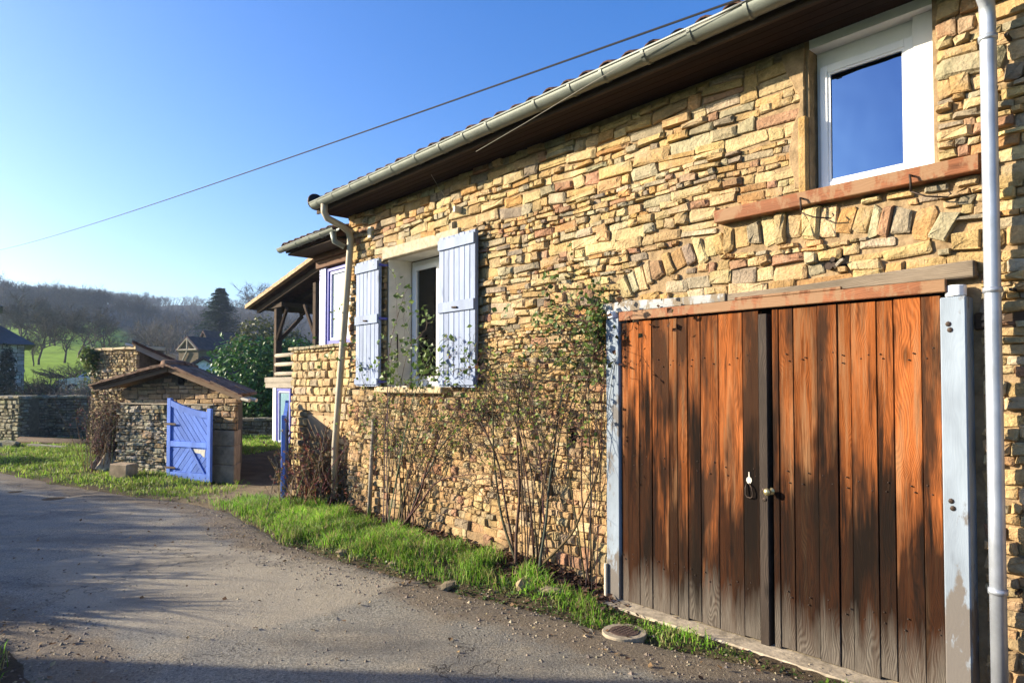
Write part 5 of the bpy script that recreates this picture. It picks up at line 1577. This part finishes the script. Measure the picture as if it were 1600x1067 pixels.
# pebbles
mb = MB(); rp_ = random.Random(93); cnt = 0
while cnt < 2800:
    x, y = (rp_.uniform(-4, 2.3), rp_.uniform(3.2, 9)) if cnt % 3 else (rp_.uniform(-9, 2), rp_.uniform(3.4, 11))
    r = float(poly_sd(np.array(x), np.array(y), ROADP))
    if r > .25 or (r < -.45 and rp_.random() > .10): continue
    z = max(gz(x, y), float(road_z(np.array(x), np.array(y)))); q = rp_.uniform(.004, .012) * (1.6 if rp_.random() < .08 else 1)
    c = pick(rp_, [(3, (.22, .18, .13)), (2, (.14, .12, .10)), (1, (.34, .28, .19))])
    vs = [(x + q * rp_.uniform(.7, 1.3) * a, y + q * rp_.uniform(.7, 1.3) * b, z + q * .7 * cc_) for a, b, cc_ in ((1, 0, 0), (0, 1, 0), (-1, 0, 0), (0, -1, 0), (0, 0, 1.2))]
    mb.add(vs, [(0, 1, 4), (1, 2, 4), (2, 3, 4), (3, 0, 4)], c); cnt += 1
o = mb.build('pebbles', M['pebble']); tag(o, 'loose grit and pebbles along the road edge', None, None, 'stuff')

# ------------------------------------------------------------------ trees
def grow(mb, tw, p, dv, ln, r, level, rng, maxl, tl, tn, twr):
    pts = [p]; d = dv.normalized()
    for i in range(3):
        d = (d + Vector((rng.gauss(0, .16), rng.gauss(0, .16), rng.gauss(.04, .12)))).normalized()
        pts.append(pts[-1] + d * ln / 3)
    mb.tube(pts, [r, r * .85, r * .7, r * .5], 5 if level < 2 else 3, cap=False)
    if level >= maxl:
        for k in range(tn):
            b = pts[rng.randint(1, 3)]; t = (d * .8 + Vector((rng.gauss(0, .75), rng.gauss(0, .75), rng.gauss(.15, .6)))).normalized() * tl * rng.uniform(.5, 1.3)
            s_ = t.cross(Vector((rng.gauss(0, 1), rng.gauss(0, 1), rng.gauss(0, 1)))).normalized() * twr
            tw.add([b - s_, b + s_, b + t], [(0, 1, 2)])
            m_ = b + t * .5; t2 = (t * .5 + Vector((rng.gauss(0, 1), rng.gauss(0, 1), rng.gauss(0, 1))) * tl * .3)
            tw.add([m_ - s_ * .6, m_ + s_ * .6, m_ + t2], [(0, 1, 2)])
        return
    n = rng.randint(3, 4) if level else rng.randint(5, 6)
    for k in range(n):
        b = pts[-1] if k < 2 else pts[rng.choice((1, 2, 2))].lerp(pts[3], rng.uniform(0, .6))
        ang = rng.uniform(0, 6.28); sp = rng.uniform(.45, .95)
        side = d.orthogonal().normalized(); side.rotate(Matrix.Rotation(ang, 3, d))
        grow(mb, tw, b, d * math.cos(sp) + side * math.sin(sp) + Vector((0, 0, .12)), ln * rng.uniform(.6, .85), r * rng.uniform(.45, .6), level + 1, rng, maxl, tl, tn, twr)


def tree_meshes(seed, h, maxl=3, tn=7, tl=.09, twr=.0022, tm=None):
    rng = random.Random(seed); a, b = MB(), MB()
    grow(a, b, Vector((0, 0, -.02 * h)), Vector((rng.gauss(0, .05), rng.gauss(0, .05), 1)), h * .30, h * .016, 0, rng, maxl, h * tl, tn, h * twr)
    return a.mesh('trunk', M['bark'], True), b.mesh('crown', tm or M['twig'])


PROT = [tree_meshes(200 + i, 10, 3, 13, .10, .0032) for i in range(5)]
PROT_P = [tree_meshes(220 + i, 10, 3, 7, .10, .0020, M['twig_pale']) for i in range(2)]
def put_tree(x, y, h, label, group=None, protos=PROT, rng=random.Random(8), z=None):
    t = thing('bare_tree', label, 'tree', (x, y, hz(x, y) - .1 if z is None else z), group=group)
    tr, cr = rng.choice(protos)
    a = link_mesh('trunk', tr, t); b = link_mesh('crown', cr, t)
    t.rotation_euler = (0, 0, rng.uniform(0, 6.28)); q = h / 10 * 1.0; w_ = rng.uniform(.9, 1.25)
    t.scale = (q * w_, q * w_, q); return t


def at(px, dist):                                  # a bearing (measured on the photo) and a distance give a map position
    return ((px - 800) / 1067 * dist, dist)
rt = random.Random(9)
FT = [(60, 62, 7.0, 'round bare tree leaning in pairs on the meadow, left of the others'), (52, 60, 4.5, 'thin bare tree close left of the round meadow tree'), (100, 66, 6.6, 'bare tree with a dark upright trunk standing alone on the meadow'), (122, 78, 7.5, 'bare tree at the upper edge of the meadow behind the dark trunk'),
      (140, 74, 7.0, 'bare tree forking low at the right of the meadow'), (172, 56, 4.2, 'slender sapling rising above the tall stone wall'), (160, 84, 7.5, 'bare tree between the meadow and the wood'), (35, 82, 9, 'bare tree directly above the slate roofed house'), (85, 95, 9, 'broad bare tree high on the meadow')]
for px, Y_, h_, lb in FT:
    x, y = at(px, Y_); put_tree(x, y, h_, lb, None, PROT, rt)
for px, Y_, h_ in ((236, 66, 6.5), (252, 60, 6.2), (222, 72, 6.5), (270, 70, 6.0), (288, 78, 6.0), (244, 82, 7.0), (262, 90, 7.0)):
    x, y = at(px, Y_); put_tree(x, y, h_, 'pale grey bare tree in the thicket behind the lean-to roofs', 'pale trees in the thicket', PROT_P, rt)
for k in range(18):
    px = rt.uniform(-40, 150); x, y = at(px, rt.uniform(88, 150) + max(0, px - 70) * .5)
    put_tree(x, y, rt.uniform(5, 8), 'grey bare tree scattered over the upper meadow', 'bare trees scattered over the upper meadow', PROT, rt)
for k in range(34):
    px = rt.uniform(-40, 250); Y_ = rt.uniform(165, 200)
    x, y = at(px, Y_); put_tree(x, y, rt.uniform(8, 12), 'bare grey tree at the front of the wood above the meadow', 'trees at the edge of the wood', PROT, rt)
for k in range(46):
    px = -50 + k * 6.6 + rt.uniform(-3, 3); Y_ = rt.uniform(305, 345)
    x, y = at(px, Y_); put_tree(x, y, rt.uniform(6, 11), 'bare tree standing on the skyline of the ridge', 'trees along the ridge', PROT, rt)
put_tree(*at(418, 230), 22, 'tall bare tree rising above the ridge beside the balcony roof', None, PROT, rt)
# the wood itself, one mass
rw = random.Random(10)
wa = MB()
w_tr = []
for i in range(5):
    a, b = MB(), MB(); rng = random.Random(300 + i)
    grow(a, b, Vector((0, 0, -.3)), Vector((0, 0, 1)), 3.4, .2, 1, rng, 3, 1.1, 5, .028)
    w_tr.append((np.array(a.v), np.array([f for f in a.f if len(f) == 4]), np.array(b.v), np.array(b.f)))
Vs, Fs, off = [], [], 0
def add_wood(x, y, h, base):
    global off
    av, af, bv, bf = rw.choice(w_tr)
    an_ = rw.uniform(0, 6.28); c_, s_ = math.cos(an_), math.sin(an_); q = h / 10
    z = hz(x, y)
    for v_, f_ in ((av, af), (bv, bf)):
        P_ = np.stack([(v_[:, 0] * c_ - v_[:, 1] * s_) * q * 1.15 + x, (v_[:, 0] * s_ + v_[:, 1] * c_) * q * 1.15 + y, v_[:, 2] * q + z], 1)
        Vs.append(P_)
        T_ = f_ if f_.shape[1] == 3 else np.concatenate([f_[:, [0, 1, 2]], f_[:, [0, 2, 3]]])
        Fs.append(T_ + off); off += len(v_)
for k in range(1150):
    px = rw.uniform(-140, 470)
    lo = 188 if px < 235 else 120 if px < 290 else 150
    Y_ = lo + (rw.random() ** 1.3) * ((350 if px < 200 else 500) - lo)
    x, y = at(px, Y_)
    add_wood(x, y, rw.uniform(6, 10), 0)
me = np_mesh('woodland', np.concatenate(Vs), np.concatenate(Fs), M['twig'])
o = link_mesh('woodland', me); tag(o, 'leafless wood covering the hillside up to the ridge', None, None, 'stuff')

# conifer
def conifer(x, y, h, w, label, seed, pal):
    rng = random.Random(seed); z0 = hz(x, y) - .2
    t = thing('conifer_tree', label, 'tree', (x, y, z0))
    MB().tube([(x, y, z0), (x, y, z0 + h * .97)], [h * .022, .03], 8).build('trunk', M['bark'], t, smooth=True)
    mb = MB()
    for k in range(46):
        f = (k + rng.uniform(0, .6)) / 46; zz = z0 + h * (.06 + .93 * f); R_ = w * .5 * (1 - f) ** .75 * rng.uniform(.8, 1.15) + .15
        for j in range(17):
            a = rng.uniform(0, 6.28); ln = R_ * rng.uniform(.65, 1.1)
            d = Vector((math.cos(a), math.sin(a), rng.uniform(-.05, .25))); sd_ = Vector((-d.y, d.x, 0))
            for q in range(9):
                u = (q + 1) / 9; p = Vector((x, y, zz)) + d * ln * u + Vector((0, 0, -.18 * ln * u * u))
                ww = (.62 * (1 - u * .45)) * h / 11
                col = pick(rng, pal)
                for sg in (-1, 1):
                    e = p + sd_ * sg * ww * rng.uniform(.6, 1.2) + d * ww * .8 + Vector((0, 0, rng.uniform(-.22, .1)))
                    mb.add([p - d * ww * .35, e, p + d * ww * .3], [(0, 1, 2)], col)
    mb.build('crown', M['needle'], t); return t
cx_, cy_ = at(343, 98)
conifer(cx_, cy_, 11.0, 10.5, 'tall dark green conifer rising behind the village roofs', 401, [(3, (.035, .065, .03)), (2, (.05, .085, .038)), (1, (.025, .045, .025))])

def leafy(name, label, lobes, n, size, pal, m, seed, cat='shrub', trunk=None):
    rng = random.Random(seed); c0 = lobes[0][0]
    zb = min(c[2] - r[2] for c, r in lobes)
    t = thing(name, label, cat, (c0[0], c0[1], zb))
    mb = MB(); vol = [r[0] * r[1] + r[2] * r[0] for _, r in lobes]; tot = sum(vol)
    for (c, r), v in zip(lobes, vol):
        o3 = Vector((rng.uniform(0, 99), 0, 0))
        for k in range(int(n * v / tot)):
            d = Vector((rng.gauss(0, 1), rng.gauss(0, 1), rng.gauss(0, 1))).normalized()
            q = (1 + .22 * mnoise.noise(d * 2.2 + o3) + .12 * mnoise.noise(d * 6 + o3)) * rng.uniform(.72, 1.03)
            p = Vector((c[0] + d.x * r[0] * q, c[1] + d.y * r[1] * q, c[2] + d.z * r[2] * q))
            leafquad(mb, p, size * rng.uniform(.6, 1.3), rng, pick(rng, pal), (d + Vector((rng.gauss(0, .5), rng.gauss(0, .5), rng.gauss(.3, .5)))))
    mb.build('foliage', m, t)
    st = MB()
    for (c, r) in lobes:
        for k in range(4):
            st.tube([(c0[0] + rng.uniform(-.2, .2), c0[1] + rng.uniform(-.2, .2), zb - .1), (c[0] + rng.uniform(-.3, .3) * r[0], c[1] + rng.uniform(-.3, .3) * r[1], c[2] + rng.uniform(-.2, .4) * r[2])], [.05, .02], 5)
    st.build('stem', M['bark'], t); return t
leafy('laurel_bush', 'big rounded glossy dark green laurel behind the yard', [((-8.2, 21.6, 1.6), (1.5, 1.3, 1.55)), ((-6.9, 21.9, 1.5), (1.3, 1.2, 1.5)), ((-7.6, 21.4, .9), (1.9, 1.2, 1.1)), ((-5.8, 22.2, 1.5), (1.2, 1.2, 1.35)), ((-7.4, 21.9, 2.2), (.9, .9, .9)), ((-4.9, 22.3, 1.3), (1.1, 1.1, 1.2))], 17000, .13,
      [(4, (.05, .13, .028)), (3, (.085, .19, .04)), (1, (.03, .075, .02))], M['leaf_gloss'], 411)
leafy('dark_hedge', 'dull olive evergreen bush above the laurel', [((-15.6, 42, 3.6), (1.7, 1.6, 2.1)), ((-14.0, 43, 3.2), (1.6, 1.5, 1.9)), ((-13.0, 42.5, 2.6), (1.5, 1.3, 1.7))], 6000, .2, [(3, (.07, .085, .028)), (2, (.10, .105, .035))], M['leaf'], 412)
leafy('cypress_bush', 'narrow dark cypress against the slate roofed house', [((-25.6, 34.6, 1.9), (.35, .35, 1.6))], 1600, .14, [(1, (.02, .035, .018))], M['leaf'], 413)
leafy('green_shrub', 'dense dark green clipped shrub left of the tall wall', [((-16.2, 26.5, .9), (1.0, .8, .95)), ((-15.4, 26.8, .8), (.8, .8, .8))], 4000, .10, [(1, (.03, .07, .035)), (1, (.04, .085, .04))], M['leaf'], 414)

def twig_bush(name, label, x, y, z, r, h, n, seed, m, twr=.008, group=None, tl=.5, cat='shrub'):
    rng = random.Random(seed); t = thing(name, label, cat, (x, y, z), group=group); a, b = MB(), MB()
    for k in range(n):
        an_ = rng.uniform(0, 6.28); q = rng.random() ** .5
        e = Vector((x + math.cos(an_) * r * q, y + math.sin(an_) * r * q, z + h * rng.uniform(.45, 1.0) * (1 - .35 * q * q)))
        p0 = Vector((x + rng.gauss(0, r * .15), y + rng.gauss(0, r * .15), z)); mdl = p0.lerp(e, .5) + Vector((rng.gauss(0, .12) * r, rng.gauss(0, .12) * r, .1 * h))
        a.tube([p0, mdl, e], [twr * 2, twr * 1.4, twr * .8], 3, cap=False)
        for j in range(9):
            s0 = mdl.lerp(e, rng.random()); d = Vector((rng.gauss(0, .8), rng.gauss(0, .8), rng.gauss(.3, .6))).normalized() * tl * rng.uniform(.4, 1.1)
            sd_ = d.cross(Vector((rng.gauss(0, 1), rng.gauss(0, 1), rng.gauss(0, 1)))).normalized() * twr * .8
            b.add([s0 - sd_, s0 + sd_, s0 + d], [(0, 1, 2)])
    a.build('stem', m, t); b.build('twigs', m, t); return t
twig_bush('bare_shrub', 'brown rounded leafless shrub behind the garden wall', *at(70, 27), .05, 1.25, 2.1, 230, 421, M['twig'], .012)
twig_bush('bare_shrub', 'smaller mauve leafless shrub right of the rounded one', *at(106, 26), .05, .8, 1.7, 130, 422, M['twig_pale'], .010)
twig_bush('bare_shrub', 'thin pale twiggy shrub in front of the parked car', *at(128, 25), .05, .6, 2.0, 60, 423, M['twig_pale'], .010)
twig_bush('bare_shrub', 'leafless hedge bush at the foot of the meadow', *at(120, 50), 1.0, 3.0, 2.4, 160, 424, M['twig'], .02)

# ------------------------------------------------------------------ far houses
def gable_house(name, label, x0, x1, y0, y1, zb, ze, zr, wall_m, roof_m, ridge='y', over=.35, winds=(), truss=False, rot=0.0):
    xc_, y0_ = (x0 + x1) / 2, y0
    x0, x1, y0, y1 = x0 - xc_, x1 - xc_, 0.0, y1 - y0
    winds = [(w_[0] - xc_, *w_[1:]) for w_ in winds]
    t = thing(name, label, 'house', (0, 0, zb), Matrix.Translation((xc_, y0_, 0)) @ Matrix.Rotation(rad(rot), 4, 'Z'))
    xm, ym = (x0 + x1) / 2, (y0 + y1) / 2
    mb = MB()
    if ridge == 'y':
        mb.prism([(x0, zb - 1), (x1, zb - 1), (x1, ze), (xm, zr), (x0, ze)], lambda a, b, q: (a, q, b), y0, y1)
    else:
        mb.prism([(y0, zb - 1), (y1, zb - 1), (y1, ze), (ym, zr), (y0, ze)], lambda a, b, q: (q, a, b), x0, x1)
    mb.build('wall', wall_m, t)
    rf = MB(); o_ = over
    if ridge == 'y':
        k = (zr - ze) / (x1 - xm)
        for sg in (-1, 1):
            e = xm + sg * ((x1 - x0) / 2 + o_)
            rf.prism([(xm, zr + .02), (e, ze - k * o_ + .02), (e, ze - k * o_ + .17), (xm, zr + .17)], lambda a, b, q: (a, q, b), y0 - o_, y1 + o_)
    else:
        k = (zr - ze) / (y1 - ym)
        for sg in (-1, 1):
            e = ym + sg * ((y1 - y0) / 2 + o_)
            rf.prism([(ym, zr + .02), (e, ze - k * o_ + .02), (e, ze - k * o_ + .17), (ym, zr + .17)], lambda a, b, q: (q, a, b), x0 - o_, x1 + o_)
    rf = rf.build('roof', roof_m, t)
    for (wx, wz, ww, wh) in winds:
        f = MB().box((wx - ww / 2 - .06, y0 - .05, wz - .06), (wx + ww / 2 + .06, y0 - .003, wz + wh + .06)).build('window', M['grey_wood'], t)
        MB().box((wx - ww / 2, y0 - .062, wz), (wx + ww / 2, y0 - .052, wz + wh)).build('pane', M['dark'], f)
    if truss:
        for a_, b_ in (((x0, ze), (xm, zr)), ((xm, zr), (x1, ze)), ((x0, ze), (x1, ze)), ((xm, ze), (xm, zr)), ((x0 + .4, ze - 1), (xm, ze - .1))):
            MB().tube([(a_[0], y0 - .12, a_[1]), (b_[0], y0 - .12, b_[1])], .07, 5).build('truss_beam', M['grey_wood'], t)
    return t
x_, y_ = at(319, 62)
gable_house('village_house', 'ochre rendered gable house below the conifer', x_ - 1.05, x_ + 1.15, y_, y_ + 7, 1.5, 4.75, 6.3, M['ochre_wall'], M['far_roof'], 'y', .25, ((x_ - .35, 5.0, .25, .3), (x_ + .7, 4.3, .25, .3)), False, -28)
x_, y_ = at(294, 50)
gable_house('open_barn', 'small open-fronted barn with pale gable timbers', x_ - 1.0, x_ + 1.0, y_, y_ + 5, .8, 4.1, 4.95, M['mortar_dark'], M['far_roof'], 'y', .15, (), True, -24)
x_, y_ = at(316, 40)
gable_house('low_roofed_outhouse', 'low outhouse with a dark tiled roof beside the laurel', x_ - 1.5, x_ + 1.7, y_, y_ + 5, .3, 2.1, 3.05, M['stone_far'], M['far_roof'], 'y', .25)
# slate house at the left edge
SLH = Matrix.Translation((-27.15, 38, 0)) @ Matrix.Rotation(rad(37), 4, 'Z')
sl = thing('slate_roof_house', 'grey stone house with a dark slate hipped roof at the left edge', 'house', (-3, 0, .8), SLH)
SG = (.38, .37, .35)
MB().box((-10, 0, -.5), (0, 7, 3.85), SG).build('wall', M['mortar_dark'], sl)
rsl = random.Random(77)
GS = [(3, (.42, .40, .37)), (2, (.48, .46, .42)), (1, (.31, .30, .28))]
sts = lay_courses(-4.5, 0, .6, 3.82, rsl, [.16, .2, .24], [1.5, 2, 2.6], big=.05)
emit_stones(sts, lambda r, a, b: pick(r, GS), sl, lambda a, b, d: (a, -d, b), M['stone_far'], rsl, lambda r: r.uniform(.03, .06), lambda q: q[2] * q[3], 140, gap=.012)
mb = MB(); mb.add([(-10.4, -.5, 3.78), (.5, -.5, 3.78), (.5, 7.5, 3.78), (-10.4, 7.5, 3.78), (-6, 3.5, 6.4), (-2.6, 3.5, 6.0)], [(0, 1, 5, 4), (1, 2, 5), (2, 3, 4, 5), (3, 0, 4), (3, 2, 1, 0)]); mb.build('roof', M['slate'], sl)
MB().box((-7, .3, 3.8), (-1.45, 4, 5.9), SG).build('tower', M['stone_far'], sl)
sts = lay_courses(-4.5, -1.45, 4.0, 5.85, rsl, [.16, .2, .24], [1.5, 2, 2.6], big=.05)
rest = MB()
for q in sts: stone_shape(rest, *q[:4], .05, pick(rsl, GS), rsl, 0, .012, -.03, lambda a, b, d: (a, .3 - d, b))
rest.build('stones', M['stone_far'], sl, kind='stuff')
mb = MB(); mb.add([(-7.4, -.15, 5.85), (-1.0, -.15, 5.85), (-1.0, 4.5, 5.85), (-7.4, 4.5, 5.85), (-4.2, 2.2, 7.5)], [(0, 1, 4), (1, 2, 4), (2, 3, 4), (3, 0, 4), (3, 2, 1, 0)]); mb.build('roof', M['slate'], sl)
f = MB().box((-1.9, -.07, 1.4), (-1.3, -.062, 2.4)).build('window', M['grey_wood'], sl); MB().box((-1.84, -.09, 1.46), (-1.36, -.072, 2.34)).build('pane', M['dark'], f)

# parked car
CAR = Matrix.Translation((-21.0, 35.5, 1.02)) @ Matrix.Rotation(rad(8), 4, 'Z')
car = thing('parked_car', 'silver blue hatchback parked behind the twiggy shrubs', 'car', (0, 0, 0), CAR)
low = [(-2.05, .30), (-2.08, .62), (-1.95, .80), (-1.1, .92), (1.75, .95), (2.02, .80), (2.06, .45), (2.0, .28)]
cab = [(-1.15, .92), (-.35, 1.40), (.15, 1.47), (1.05, 1.44), (1.72, 1.05), (1.78, .95)]
def carbody(prof, w0, w1, zsplit):
    mb = MB(); n = len(prof); rings = []
    for y, k in ((-w0, .96), (-w0 * .99, 1.0), (w0 * .99, 1.0), (w0, .96)):
        rings.append([(x * (1 if k == 1 else .985), y if z < zsplit else y * w1, z) for x, z in prof])
    vs = [p for r_ in rings for p in r_]; fs = []
    for i in range(3):
        for q in range(n - 1): fs.append((i * n + q, i * n + q + 1, (i + 1) * n + q + 1, (i + 1) * n + q))
        fs.append((i * n + n - 1, i * n, (i + 1) * n, (i + 1) * n + n - 1))
    fs.append(tuple(range(n))[::-1]); fs.append(tuple(range(3 * n, 4 * n))); mb.add(vs, fs); return mb
carbody(low, .86, 1.0, 9).build('body', M['car'], car, bevel=.02)
carbody([(x, z) for x, z in cab], .80, .86, 1.2).build('cabin', M['car'], car, bevel=.03)
for sg in (-1, 1):
    MB().prism([(-.95, .98), (-.33, 1.35), (.30, 1.38), (.30, .98)], lambda a, b, t: (a, t * sg, b), .775, .812).build('side_window', M['dark'], car)
    MB().prism([(.38, .98), (.38, 1.38), (1.0, 1.36), (1.45, 1.02)], lambda a, b, t: (a, t * sg, b), .775, .812).build('side_window', M['dark'], car)
    MB().box((-2.10, .55 * sg, .62), (-1.99, .80 * sg, .75)).build('headlight', M['steel'], car)
    for x in (-1.3, 1.28):
        wh = lathe(MB(), (x, .70 * sg, .30), (0, sg, 0), [(0, .22), (.02, .30), (.17, .30), (.19, .26)], 18).build('wheel', M['tyre'], car)
        lathe(MB(), (x, .885 * sg, .30), (0, sg, 0), [(0, .19), (.012, .18), (.02, .05)], 14).build('rim', M['steel'], wh)

# ------------------------------------------------------------------ out of frame on the sunny side: what casts the long shadows
nb = gable_house('neighbour_house', 'rendered neighbour house standing left of the camera across the lane', -20, -12, -9, 4.93, 0, 4.1, 4.3, M['ochre_wall'], M['far_roof'], 'y', .05)
LANE = ((-6.6, 5.3, .6, 1.3, 90, 'low leafless shrub nearest the camera on the left bank'), (-8.4, 6.1, .8, 1.9, 150, 'second leafless shrub along the left bank'), (-10.4, 7.3, .9, 2.4, 190, 'round leafless shrub in the middle of the left bank row'),
        (-12.2, 8.3, 1.1, 2.9, 230, 'tall leafless shrub past the middle of the left bank row'), (-14.2, 9.4, 1.2, 3.2, 240, 'broad leafless shrub near the far end of the left bank'), (-16.4, 10.6, 1.3, 3.8, 240, 'tallest leafless shrub at the far end of the left bank'), (-13.2, 13.9, .6, 1.5, 110, 'small leafless shrub on the verge side of the lane, outside the frame'))
for k, (x, y, r, h, n, lb) in enumerate(LANE):
    twig_bush('lane_shrub', lb, x, y, 0, r, h, int(n * 1.5), 500 + k, M['twig'], .020, 'shrubs along the left bank of the lane', .6)

# ------------------------------------------------------------------ haze
hb = MB().box((-700, -40, -3.0), (60, 640, 95))
vm = bpy.data.materials.new('air'); vm.use_nodes = True
vt = vm.node_tree; vt.nodes.remove(vt.nodes['Principled BSDF'])
pv = vt.nodes.new('ShaderNodeVolumePrincipled')
pv.inputs['Color'].default_value = (0.55, 0.72, 1.0, 1); pv.inputs['Density'].default_value = 0.00045; pv.inputs['Anisotropy'].default_value = 0.35
vt.links.new(pv.outputs[0], vt.nodes['Material Output'].inputs['Volume'])
o = hb.build('haze', vm); tag(o, 'thin pale blue winter haze over the valley', None, None, 'stuff')
